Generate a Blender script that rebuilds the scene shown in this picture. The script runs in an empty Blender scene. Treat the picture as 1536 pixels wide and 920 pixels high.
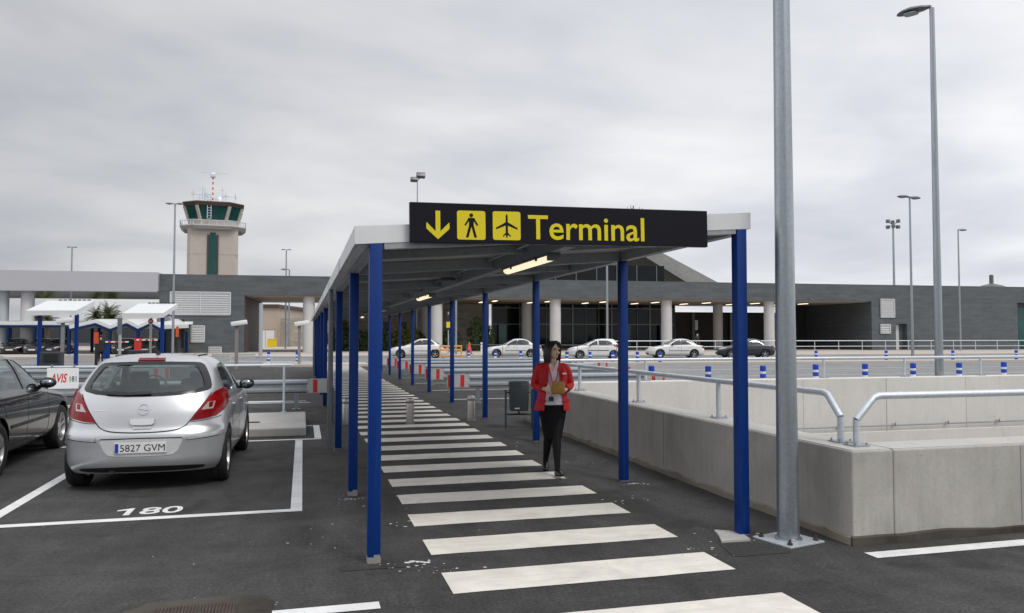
import bpy, bmesh, math, random
from mathutils import Vector, Matrix
import numpy as np

random.seed(11)
R = math.radians
SC = bpy.context.scene
COL = SC.collection

# ------------------------------------------------------------------ survey
# The photograph was surveyed with a level pin-hole model: eye height 1.7 m, the
# covered walkway runs along +Y, the camera looks 15 degrees to its right.
FPX, CXP, CYP, EYE = 1170.0, 768.0, 460.0, 1.7
YAW = R(15.0)
PITCH = math.atan(44.0 / FPX)


def sight(u, v):
    a = (u - CXP) / FPX
    b = (CYP - v) / FPX
    cp, sp = math.cos(PITCH), math.sin(PITCH)
    f, h = cp - b * sp, sp + b * cp
    s, c = math.sin(YAW), math.cos(YAW)
    return Vector((f * s + a * c, f * c - a * s, h))


def G(u, v, z=0.0):
    r = sight(u, v)
    t = (z - EYE) / r.z
    return Vector((r.x * t, r.y * t, z))


def AT(u, v, d):
    """point seen at (u, v) at camera-forward distance d metres"""
    r = sight(u, v)
    k = r.x * math.sin(YAW) + r.y * math.cos(YAW)
    t = d / k
    return Vector((r.x * t, r.y * t, EYE + r.z * t))


# ------------------------------------------------------------------ tagging
ORD = ['first', 'second', 'third', 'fourth', 'fifth', 'sixth', 'seventh', 'eighth',
       'ninth', 'tenth', 'eleventh', 'twelfth', 'thirteenth', 'fourteenth', 'fifteenth', 'sixteenth']


def tag(o, label=None, cat=None, group=None, kind=None):
    if label:
        o['label'] = label
    if cat:
        o['category'] = cat
    if group:
        o['group'] = group
    if kind:
        o['kind'] = kind
    return o


def thing(name, label, cat, loc=(0, 0, 0), rz=0.0, group=None):
    o = bpy.data.objects.new(name, None)
    o.empty_display_size = 0.2
    COL.objects.link(o)
    o.location = loc
    o.rotation_euler = (0, 0, rz)
    return tag(o, label, cat, group)


def copy_tree(o, label=None, loc=None, rz=None, parent=None):
    c = o.copy()
    COL.objects.link(c)
    if parent:
        c.parent = parent
    if label:
        c['label'] = label
    if loc is not None:
        c.location = loc
    if rz is not None:
        c.rotation_euler = (0, 0, rz)
    for ch in list(o.children):
        copy_tree(ch, parent=c)
    return c


# ------------------------------------------------------------------ mesh builder
class MB:
    def __init__(self):
        self.bm = bmesh.new()
        self.mi = 0

    def face(self, vs):
        try:
            f = self.bm.faces.new(vs)
            f.material_index = self.mi
            return f
        except ValueError:
            return None

    def quad(self, pts):
        return self.face([self.bm.verts.new(p) for p in pts])

    def box(self, c, s, rz=0.0, bevel=0.0, rx=0.0, ry=0.0, seg=2):
        m = Matrix.Translation(c) @ Matrix.Rotation(rz, 4, 'Z') @ Matrix.Rotation(ry, 4, 'Y') @ Matrix.Rotation(rx, 4, 'X')
        v = [self.bm.verts.new(m @ Vector((x * s[0] / 2, y * s[1] / 2, z * s[2] / 2)))
             for x in (-1, 1) for y in (-1, 1) for z in (-1, 1)]
        fs = [self.face([v[i] for i in q]) for q in
              ((0, 1, 3, 2), (4, 6, 7, 5), (0, 4, 5, 1), (2, 3, 7, 6), (0, 2, 6, 4), (1, 5, 7, 3))]
        if bevel > 0:
            es = list({e for f in fs for e in f.edges})
            r = bmesh.ops.bevel(self.bm, geom=es, offset=bevel, segments=seg, affect='EDGES', profile=0.5)
            for f in r['faces']:
                f.material_index = self.mi
        return self

    def bx(self, x0, x1, y0, y1, z0, z1, bevel=0.0):
        return self.box(((x0 + x1) / 2, (y0 + y1) / 2, (z0 + z1) / 2), (x1 - x0, y1 - y0, z1 - z0), bevel=bevel)

    def bar(self, p0, p1, w, h, bevel=0.0):
        """rectangular bar from p0 to p1 (w across, h up)"""
        p0, p1 = Vector(p0), Vector(p1)
        d = (p1 - p0)
        L = d.length
        d.normalize()
        up = Vector((0, 0, 1)) if abs(d.z) < 0.95 else Vector((0, 1, 0))
        sx = d.cross(up).normalized()
        uz = sx.cross(d).normalized()
        vs = []
        for p in (p0, p1):
            for a, b in ((-1, -1), (1, -1), (1, 1), (-1, 1)):
                vs.append(self.bm.verts.new(p + sx * (a * w / 2) + uz * (b * h / 2)))
        self.face([vs[3], vs[2], vs[1], vs[0]])
        self.face(vs[4:])
        for i in range(4):
            j = (i + 1) % 4
            self.face([vs[i], vs[j], vs[4 + j], vs[4 + i]])
        return self

    def tube(self, pts, r, n=10, cap=True, sq=None, ref=None):
        """swept tube; r a number or list; sq optional (a, b) squash per point; ref sets the a axis"""
        pts = [Vector(p) for p in pts]
        k = len(pts)
        rs = r if isinstance(r, (list, tuple)) else [r] * k
        sqs = sq if isinstance(sq, list) else [sq or (1, 1)] * k
        rings = []
        pa = None
        for i, p in enumerate(pts):
            if i == 0:
                t = pts[1] - p
            elif i == k - 1:
                t = p - pts[i - 1]
            else:
                t = (pts[i + 1] - p).normalized() + (p - pts[i - 1]).normalized()
            if t.length < 1e-9:
                t = Vector((0, 0, 1))
            t.normalize()
            if pa is None:
                b = Vector(ref) if ref else (Vector((1, 0, 0)) if abs(t.x) < 0.8 else Vector((0, 1, 0)))
            else:
                b = pa
            a = (b - t * b.dot(t)).normalized()
            pa = a
            c = t.cross(a)
            rings.append([self.bm.verts.new(p + a * (math.cos(2 * math.pi * j / n) * rs[i] * sqs[i][0])
                                            + c * (math.sin(2 * math.pi * j / n) * rs[i] * sqs[i][1])) for j in range(n)])
        for i in range(k - 1):
            for j in range(n):
                q = (j + 1) % n
                self.face([rings[i][j], rings[i][q], rings[i + 1][q], rings[i + 1][j]])
        if cap:
            self.face(rings[0][::-1])
            self.face(rings[-1])
        return self

    def lathe(self, prof, c=(0, 0, 0), n=24, axis='Z', closed=False, cap=True):
        c = Vector(c)
        rings = []
        for r, h in prof:
            ring = []
            for j in range(n):
                a = 2 * math.pi * j / n
                p = {'Z': (r * math.cos(a), r * math.sin(a), h), 'X': (h, r * math.cos(a), r * math.sin(a)),
                     'Y': (r * math.sin(a), h, r * math.cos(a))}[axis]
                ring.append(self.bm.verts.new(c + Vector(p)))
            rings.append(ring)
        m = len(rings)
        for i in range(m if closed else m - 1):
            A, B = rings[i], rings[(i + 1) % m]
            for j in range(n):
                q = (j + 1) % n
                self.face([A[j], A[q], B[q], B[j]])
        if not closed and cap:
            if prof[0][0] > 1e-4:
                self.face(rings[0][::-1])
            if prof[-1][0] > 1e-4:
                self.face(rings[-1])
        return self

    def prism(self, poly, vec):
        vec = Vector(vec)
        a = [self.bm.verts.new(p) for p in poly]
        b = [self.bm.verts.new(Vector(p) + vec) for p in poly]
        self.face(a[::-1])
        self.face(b)
        n = len(a)
        for i in range(n):
            j = (i + 1) % n
            self.face([a[i], a[j], b[j], b[i]])
        return self

    def ball(self, c, r, seg=16, rings=10):
        rr = r if isinstance(r, (list, tuple)) else (r, r, r)
        m = Matrix.Translation(c) @ Matrix.Diagonal((rr[0], rr[1], rr[2], 1))
        g = bmesh.ops.create_uvsphere(self.bm, u_segments=seg, v_segments=rings, radius=1.0, matrix=m)
        for v in g['verts']:
            for f in v.link_faces:
                f.material_index = self.mi
        return self

    def build(self, name, mats, parent=None, smooth=False, fix=True, ang=35, merge=0.0):
        if merge > 0:
            bmesh.ops.remove_doubles(self.bm, verts=self.bm.verts[:], dist=merge)
        if fix:
            bmesh.ops.recalc_face_normals(self.bm, faces=self.bm.faces[:])
        me = bpy.data.meshes.new(name)
        self.bm.to_mesh(me)
        self.bm.free()
        for m in (mats if isinstance(mats, (list, tuple)) else [mats]):
            me.materials.append(m)
        if smooth:
            me.polygons.foreach_set('use_smooth', [True] * len(me.polygons))
            me.set_sharp_from_angle(angle=R(ang))
        o = bpy.data.objects.new(name, me)
        COL.objects.link(o)
        if parent:
            o.parent = parent
        return o


def text_obj(name, body, mat, parent, box, plane='XZ', depth=0.003, bold=0.0, shear=0.0, at=0.0):
    """lettering fitted into box=(a0, a1, b0, b1) of a plane; XZ stands facing -Y at y=at, XY lies flat at z=at"""
    cu = bpy.data.curves.new(name, 'FONT')
    cu.body = body
    cu.offset = bold
    cu.shear = shear
    cu.extrude = 0.01
    cu.resolution_u = 4
    t = bpy.data.objects.new(name + '_tmp', cu)
    COL.objects.link(t)
    dg = bpy.context.evaluated_depsgraph_get()
    me = bpy.data.meshes.new_from_object(t.evaluated_get(dg))
    bpy.data.objects.remove(t)
    co = np.empty(len(me.vertices) * 3)
    me.vertices.foreach_get('co', co)
    co = co.reshape(-1, 3)
    lo, hi = co.min(0), co.max(0)
    a = box[0] + (co[:, 0] - lo[0]) / (hi[0] - lo[0]) * (box[1] - box[0])
    b = box[2] + (co[:, 1] - lo[1]) / (hi[1] - lo[1]) * (box[3] - box[2])
    d = (co[:, 2] - lo[2]) / (hi[2] - lo[2] + 1e-9) * depth
    if plane == 'XZ':
        out = np.stack([a, at - d, b], 1)
    else:
        out = np.stack([a, b, at + d], 1)
    me.vertices.foreach_set('co', out.ravel())
    me.materials.clear()
    me.materials.append(mat)
    me.name = name
    o = bpy.data.objects.new(name, me)
    COL.objects.link(o)
    if parent:
        o.parent = parent
    return o


# ------------------------------------------------------------------ materials
def new_mat(name):
    m = bpy.data.materials.new(name)
    m.use_nodes = True
    nt = m.node_tree
    return m, nt, nt.nodes['Principled BSDF']


def N(nt, t, **kw):
    n = nt.nodes.new(t)
    for k, v in kw.items():
        if hasattr(n, k):
            setattr(n, k, v)
        else:
            n.inputs[k].default_value = v
    return n


def noise(nt, vec, scale, detail=5, rough=0.55, dist=0.0):
    n = N(nt, 'ShaderNodeTexNoise')
    n.inputs['Scale'].default_value = scale
    n.inputs['Detail'].default_value = detail
    n.inputs['Roughness'].default_value = rough
    n.inputs['Distortion'].default_value = dist
    nt.links.new(vec, n.inputs['Vector'])
    return n.outputs['Fac']


def coords(nt, kind='Object', scale=(1, 1, 1)):
    if kind == 'World':
        src = N(nt, 'ShaderNodeNewGeometry').outputs['Position']
    else:
        src = N(nt, 'ShaderNodeTexCoord').outputs['Object']
    mp = N(nt, 'ShaderNodeMapping')
    mp.inputs['Scale'].default_value = scale
    nt.links.new(src, mp.inputs['Vector'])
    return mp.outputs['Vector']


def ramp(nt, fac, stops):
    r = N(nt, 'ShaderNodeValToRGB')
    e = r.color_ramp.elements
    while len(e) < len(stops):
        e.new(0.5)
    for el, (p, c) in zip(e, stops):
        el.position = p
        el.color = (c, c, c, 1) if isinstance(c, (int, float)) else (c[0], c[1], c[2], 1)
    nt.links.new(fac, r.inputs['Fac'])
    return r.outputs['Color']


def mix(nt, fac, a, b, mode='MIX'):
    m = N(nt, 'ShaderNodeMix', data_type='RGBA', blend_type=mode)
    for sock, val in ((m.inputs[0], fac), (m.inputs[6], a), (m.inputs[7], b)):
        if isinstance(val, bpy.types.NodeSocket):
            nt.links.new(val, sock)
        elif isinstance(val, (int, float)):
            sock.default_value = val
        else:
            sock.default_value = (val[0], val[1], val[2], 1)
    return m.outputs[2]


def bump(nt, bsdf, h, strength=0.3, dist=0.01):
    b = N(nt, 'ShaderNodeBump')
    b.inputs['Strength'].default_value = strength
    b.inputs['Distance'].default_value = dist
    nt.links.new(h, b.inputs['Height'])
    nt.links.new(b.outputs['Normal'], bsdf.inputs['Normal'])


def M(name, col, rough=0.6, metal=0.0, var=0.12, scale=6, bmp=0.0, bscale=80, coat=0.0, stretch=(1, 1, 1), kind='Object', rvar=0.1, spec=0.5):
    m, nt, b = new_mat(name)
    v = coords(nt, kind, stretch)
    f = noise(nt, v, scale, 6, 0.6)
    c = ramp(nt, f, [(0.25, tuple(x * (1 - var) for x in col)), (0.75, tuple(min(1, x * (1 + var)) for x in col))])
    nt.links.new(c, b.inputs['Base Color'])
    rr = ramp(nt, noise(nt, v, scale * 2.7, 4), [(0.3, max(0.02, rough - rvar)), (0.7, min(1, rough + rvar))])
    nt.links.new(rr, b.inputs['Roughness'])
    b.inputs['Metallic'].default_value = metal
    b.inputs['Coat Weight'].default_value = coat
    b.inputs['Specular IOR Level'].default_value = spec
    b.inputs['Coat Roughness'].default_value = 0.05
    if bmp > 0:
        bump(nt, b, noise(nt, v, bscale, 4), bmp, 0.005)
    return m


def glass_mat(name, tint, gloss=0.03, rough=0.02, ior=1.5):
    m, nt, b = new_mat(name)
    nt.nodes.remove(b)
    out = nt.nodes['Material Output']
    tr = N(nt, 'ShaderNodeBsdfTransparent')
    tr.inputs['Color'].default_value = (*tint, 1)
    gl = N(nt, 'ShaderNodeBsdfGlossy')
    gl.inputs['Roughness'].default_value = rough
    gl.inputs['Color'].default_value = (0.9, 0.95, 0.97, 1)
    fr = N(nt, 'ShaderNodeFresnel')
    # the same reflectance from both faces of the pane
    geo = N(nt, 'ShaderNodeNewGeometry')
    mr = N(nt, 'ShaderNodeMapRange')
    mr.inputs['To Min'].default_value = ior
    mr.inputs['To Max'].default_value = 1.0 / ior
    nt.links.new(geo.outputs['Backfacing'], mr.inputs['Value'])
    nt.links.new(mr.outputs['Result'], fr.inputs['IOR'])
    mx = N(nt, 'ShaderNodeMixShader')
    nt.links.new(fr.outputs[0], mx.inputs[0])
    nt.links.new(tr.outputs[0], mx.inputs[1])
    nt.links.new(gl.outputs[0], mx.inputs[2])
    nt.links.new(mx.outputs[0], out.inputs['Surface'])
    return m


def asphalt_mat(name, lo, hi, tone=(1, 0.975, 0.955), patchy=1.0):
    m, nt, b = new_mat(name)
    v = coords(nt, 'World')
    big = noise(nt, v, 0.35, 5, 0.6, 0.6)
    mid = noise(nt, v, 1.9, 6, 0.65)
    vs = coords(nt, 'World', (1.0, 0.35, 1.0))
    streak = noise(nt, vs, 2.2, 4, 0.6, 1.2)
    fine = noise(nt, v, 60, 5, 0.8)
    s = N(nt, 'ShaderNodeMath', operation='ADD')
    nt.links.new(big, s.inputs[0])
    nt.links.new(mid, s.inputs[1])
    s2 = N(nt, 'ShaderNodeMath', operation='ADD')
    nt.links.new(s.outputs[0], s2.inputs[0])
    nt.links.new(streak, s2.inputs[1])
    s3 = N(nt, 'ShaderNodeMath', operation='MULTIPLY_ADD')
    nt.links.new(fine, s3.inputs[0])
    s3.inputs[1].default_value = 0.9
    nt.links.new(s2.outputs[0], s3.inputs[2])
    s4 = N(nt, 'ShaderNodeMath', operation='MULTIPLY')
    nt.links.new(s3.outputs[0], s4.inputs[0])
    s4.inputs[1].default_value = 0.45
    c = ramp(nt, s4.outputs[0], [(0.62, tuple(lo * t for t in tone)), (0.86, tuple((lo * 0.45 + hi * 0.55) * t for t in tone)), (1.08, tuple(hi * t for t in tone))])
    # pale aggregate and grit
    vo = N(nt, 'ShaderNodeTexVoronoi')
    vo.inputs['Scale'].default_value = 62
    nt.links.new(v, vo.inputs['Vector'])
    fl = ramp(nt, vo.outputs['Distance'], [(0.10, 1.0), (0.17, 0.0)])
    sel = ramp(nt, noise(nt, v, 9, 4, 0.6), [(0.55, 0.0), (0.68, 0.55)])
    fm = N(nt, 'ShaderNodeMath', operation='MULTIPLY')
    nt.links.new(fl, fm.inputs[0])
    nt.links.new(sel, fm.inputs[1])
    c = mix(nt, fm.outputs[0], c, (0.17, 0.16, 0.15))
    # coarse grain, oil spots and faint tyre-polished bands
    gr = noise(nt, v, 38, 4, 0.85)
    c = mix(nt, 1.0, c, ramp(nt, gr, [(0.34, 0.52), (0.5, 1.0), (0.68, 1.75)]), 'MULTIPLY')
    oil = noise(nt, v, 1.15, 3, 0.45, 1.5)
    c = mix(nt, ramp(nt, oil, [(0.60, 0.0), (0.70, 0.42)]), c, (lo * .45, lo * .45, lo * .45))
    dust = noise(nt, coords(nt, 'World', (.5, 1.6, 1)), 1.3, 6, 0.75, 1.0)
    c = mix(nt, ramp(nt, dust, [(0.52, 0.0), (0.72, 0.48)]), c, (hi * 1.35, hi * 1.28, hi * 1.18))
    nt.links.new(c, b.inputs['Base Color'])
    b.inputs['Roughness'].default_value = 0.82
    b.inputs['Specular IOR Level'].default_value = 0.32
    bump(nt, b, fine, 0.6, 0.008)
    return m


def paint_mat(name, col, wear=0.5):
    """road paint, scuffed through to the asphalt in small flecks and greyed by tyres"""
    m, nt, b = new_mat(name)
    v = coords(nt, 'World')
    dirt = noise(nt, v, 2.5, 6, 0.65, 0.8)
    c = ramp(nt, dirt, [(0.3, tuple(x * 0.8 for x in col)), (0.62, col)])
    ch = noise(nt, v, 26, 6, 0.75)
    big = noise(nt, v, 1.3, 3)
    s = N(nt, 'ShaderNodeMath', operation='MULTIPLY_ADD')
    nt.links.new(big, s.inputs[0])
    s.inputs[1].default_value = 0.35
    nt.links.new(ch, s.inputs[2])
    k = ramp(nt, s.outputs[0], [(0.84 - 0.06 * wear, 0.0), (0.93 - 0.06 * wear, 0.85)])
    c = mix(nt, k, c, (0.09, 0.087, 0.083))
    scv = coords(nt, 'World', (0.6, 5.0, 1))
    sc = ramp(nt, noise(nt, scv, 2.0, 5, 0.7), [(0.5, 0.0), (0.78, 0.32)])
    c = mix(nt, sc, c, (0.30, 0.285, 0.26))
    nt.links.new(c, b.inputs['Base Color'])
    b.inputs['Roughness'].default_value = 0.7
    bump(nt, b, ch, 0.2, 0.003)
    return m


def concrete_mat(name, col, streak=0.25, blotch=0.18, pits=True, stain=(0.30, 0.24, 0.17)):
    m, nt, b = new_mat(name)
    v = coords(nt, 'World')
    bl = noise(nt, v, 1.1, 6, 0.62, 0.4)
    c = ramp(nt, bl, [(0.28, tuple(x * (1 - blotch) for x in col)), (0.72, tuple(x * (1 + blotch * 0.7) for x in col))])
    vs = coords(nt, 'World', (5, 5, 0.45))
    st = ramp(nt, noise(nt, vs, 1.6, 6, 0.68), [(0.48, 0.0), (0.75, streak)])
    c = mix(nt, st, c, tuple(x * 0.45 for x in col))
    vr = coords(nt, 'World', (2.2, 2.2, 0.25))
    rs = ramp(nt, noise(nt, vr, 1.9, 4, 0.6), [(0.63, 0.0), (0.76, 0.35)])
    c = mix(nt, rs, c, stain)
    fine = noise(nt, v, 34, 5, 0.7)
    c = mix(nt, ramp(nt, fine, [(0.35, 0.22), (0.6, 0.0)]), c, tuple(x * 0.6 for x in col))
    h = fine
    if pits:
        vo = N(nt, 'ShaderNodeTexVoronoi')
        vo.inputs['Scale'].default_value = 17
        nt.links.new(v, vo.inputs['Vector'])
        p = ramp(nt, vo.outputs['Distance'], [(0.05, 1.0), (0.12, 0.0)])
        sel = ramp(nt, noise(nt, v, 4, 3), [(0.44, 0.0), (0.56, 0.85)])
        pm = N(nt, 'ShaderNodeMath', operation='MULTIPLY')
        nt.links.new(p, pm.inputs[0])
        nt.links.new(sel, pm.inputs[1])
        c = mix(nt, pm.outputs[0], c, tuple(x * 0.35 for x in col))
    nt.links.new(c, b.inputs['Base Color'])
    b.inputs['Roughness'].default_value = 0.88
    b.inputs['Specular IOR Level'].default_value = 0.25
    bump(nt, b, h, 0.25, 0.006)
    return m


def stone_mat(name, lo, hi, bw=0.9, bh=0.3, mortar=0.6, axis=0.0):
    """coursed stone cladding"""
    m, nt, b = new_mat(name)
    tc = N(nt, 'ShaderNodeTexCoord').outputs['Object']
    mp = N(nt, 'ShaderNodeMapping')
    mp.inputs['Rotation'].default_value = (R(90), 0, 0)
    nt.links.new(tc, mp.inputs['Vector'])
    br = N(nt, 'ShaderNodeTexBrick')
    br.inputs['Scale'].default_value = 1.0
    br.inputs['Brick Width'].default_value = bw
    br.inputs['Row Height'].default_value = bh
    br.inputs['Mortar Size'].default_value = 0.012
    br.inputs['Color1'].default_value = (*lo, 1)
    br.inputs['Color2'].default_value = (*hi, 1)
    br.inputs['Mortar'].default_value = tuple(x * mortar for x in lo) + (1,)
    nt.links.new(mp.outputs['Vector'], br.inputs['Vector'])
    mp2 = N(nt, 'ShaderNodeMapping')
    mp2.inputs['Scale'].default_value = (0.35, 0.35, 1.6)
    nt.links.new(tc, mp2.inputs['Vector'])
    n = noise(nt, mp2.outputs['Vector'], 1.4, 7, 0.7)
    c = mix(nt, ramp(nt, n, [(0.35, 0.0), (0.72, 0.6)]), br.outputs['Color'], tuple(x * 1.55 for x in hi))
    nt.links.new(c, b.inputs['Base Color'])
    b.inputs['Roughness'].default_value = 0.72
    return m


def galv_mat(name, base=0.52, rough=0.48, metal=0.75, streak=.4):
    m, nt, b = new_mat(name)
    v = coords(nt, 'Object')
    vo = N(nt, 'ShaderNodeTexVoronoi')
    vo.inputs['Scale'].default_value = 55
    nt.links.new(v, vo.inputs['Vector'])
    vz = coords(nt, 'Object', (6, 6, 0.5))
    st = noise(nt, vz, 2.0, 6, 0.7)
    c0 = ramp(nt, vo.outputs['Color'], [(0.2, (base * 0.88, base * 0.96, base * 1.03)), (0.8, (base * 1.0, base * 1.08, base * 1.17))])
    c = mix(nt, ramp(nt, st, [(0.4, 0.0), (0.75, streak)]), c0, (base * 0.6, base * 0.64, base * 0.66))
    nt.links.new(c, b.inputs['Base Color'])
    b.inputs['Metallic'].default_value = metal
    rr = ramp(nt, st, [(0.3, rough - 0.08), (0.7, rough + 0.14)])
    nt.links.new(rr, b.inputs['Roughness'])
    return m


def scuffed_mat(name, col):
    """painted steel with small knocks, dull streaks and a little grime low down"""
    m, nt, b = new_mat(name)
    v = coords(nt, 'World', (4, 4, 0.7))
    c = ramp(nt, noise(nt, v, 2.5, 6, 0.65), [(0.25, tuple(x * .78 for x in col)), (0.75, tuple(x * 1.16 for x in col))])
    w = coords(nt, 'World', (1, 1, .6))
    ch = noise(nt, w, 30, 5, 0.8)
    pick = noise(nt, w, 2.2, 3, 0.5)
    s = N(nt, 'ShaderNodeMath', operation='MULTIPLY_ADD')
    nt.links.new(pick, s.inputs[0])
    s.inputs[1].default_value = 0.5
    nt.links.new(ch, s.inputs[2])
    c = mix(nt, ramp(nt, s.outputs[0], [(0.95, 0.0), (1.01, 0.6)]), c, (0.16, 0.155, 0.15))
    fade = noise(nt, coords(nt, 'World', (9, 9, .35)), 2.0, 5, 0.7)
    c = mix(nt, ramp(nt, fade, [(0.55, 0.0), (0.8, 0.16)]), c, (0.10, 0.14, 0.24))
    nt.links.new(c, b.inputs['Base Color'])
    nt.links.new(ramp(nt, fade, [(0.3, .34), (0.7, .58)]), b.inputs['Roughness'])
    b.inputs['Specular IOR Level'].default_value = 0.24
    return m


def emit_mat(name, col, s):
    m, nt, b = new_mat(name)
    b.inputs['Base Color'].default_value = (0.8, 0.8, 0.75, 1)
    b.inputs['Emission Color'].default_value = (*col, 1)
    b.inputs['Emission Strength'].default_value = s
    return m


def leaf_mat(name, lo, hi):
    m, nt, b = new_mat(name)
    v = coords(nt, 'World')
    c = ramp(nt, noise(nt, v, 3.5, 5, 0.7), [(0.3, lo), (0.7, hi)])
    nt.links.new(c, b.inputs['Base Color'])
    b.inputs['Roughness'].default_value = 0.6
    return m


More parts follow.
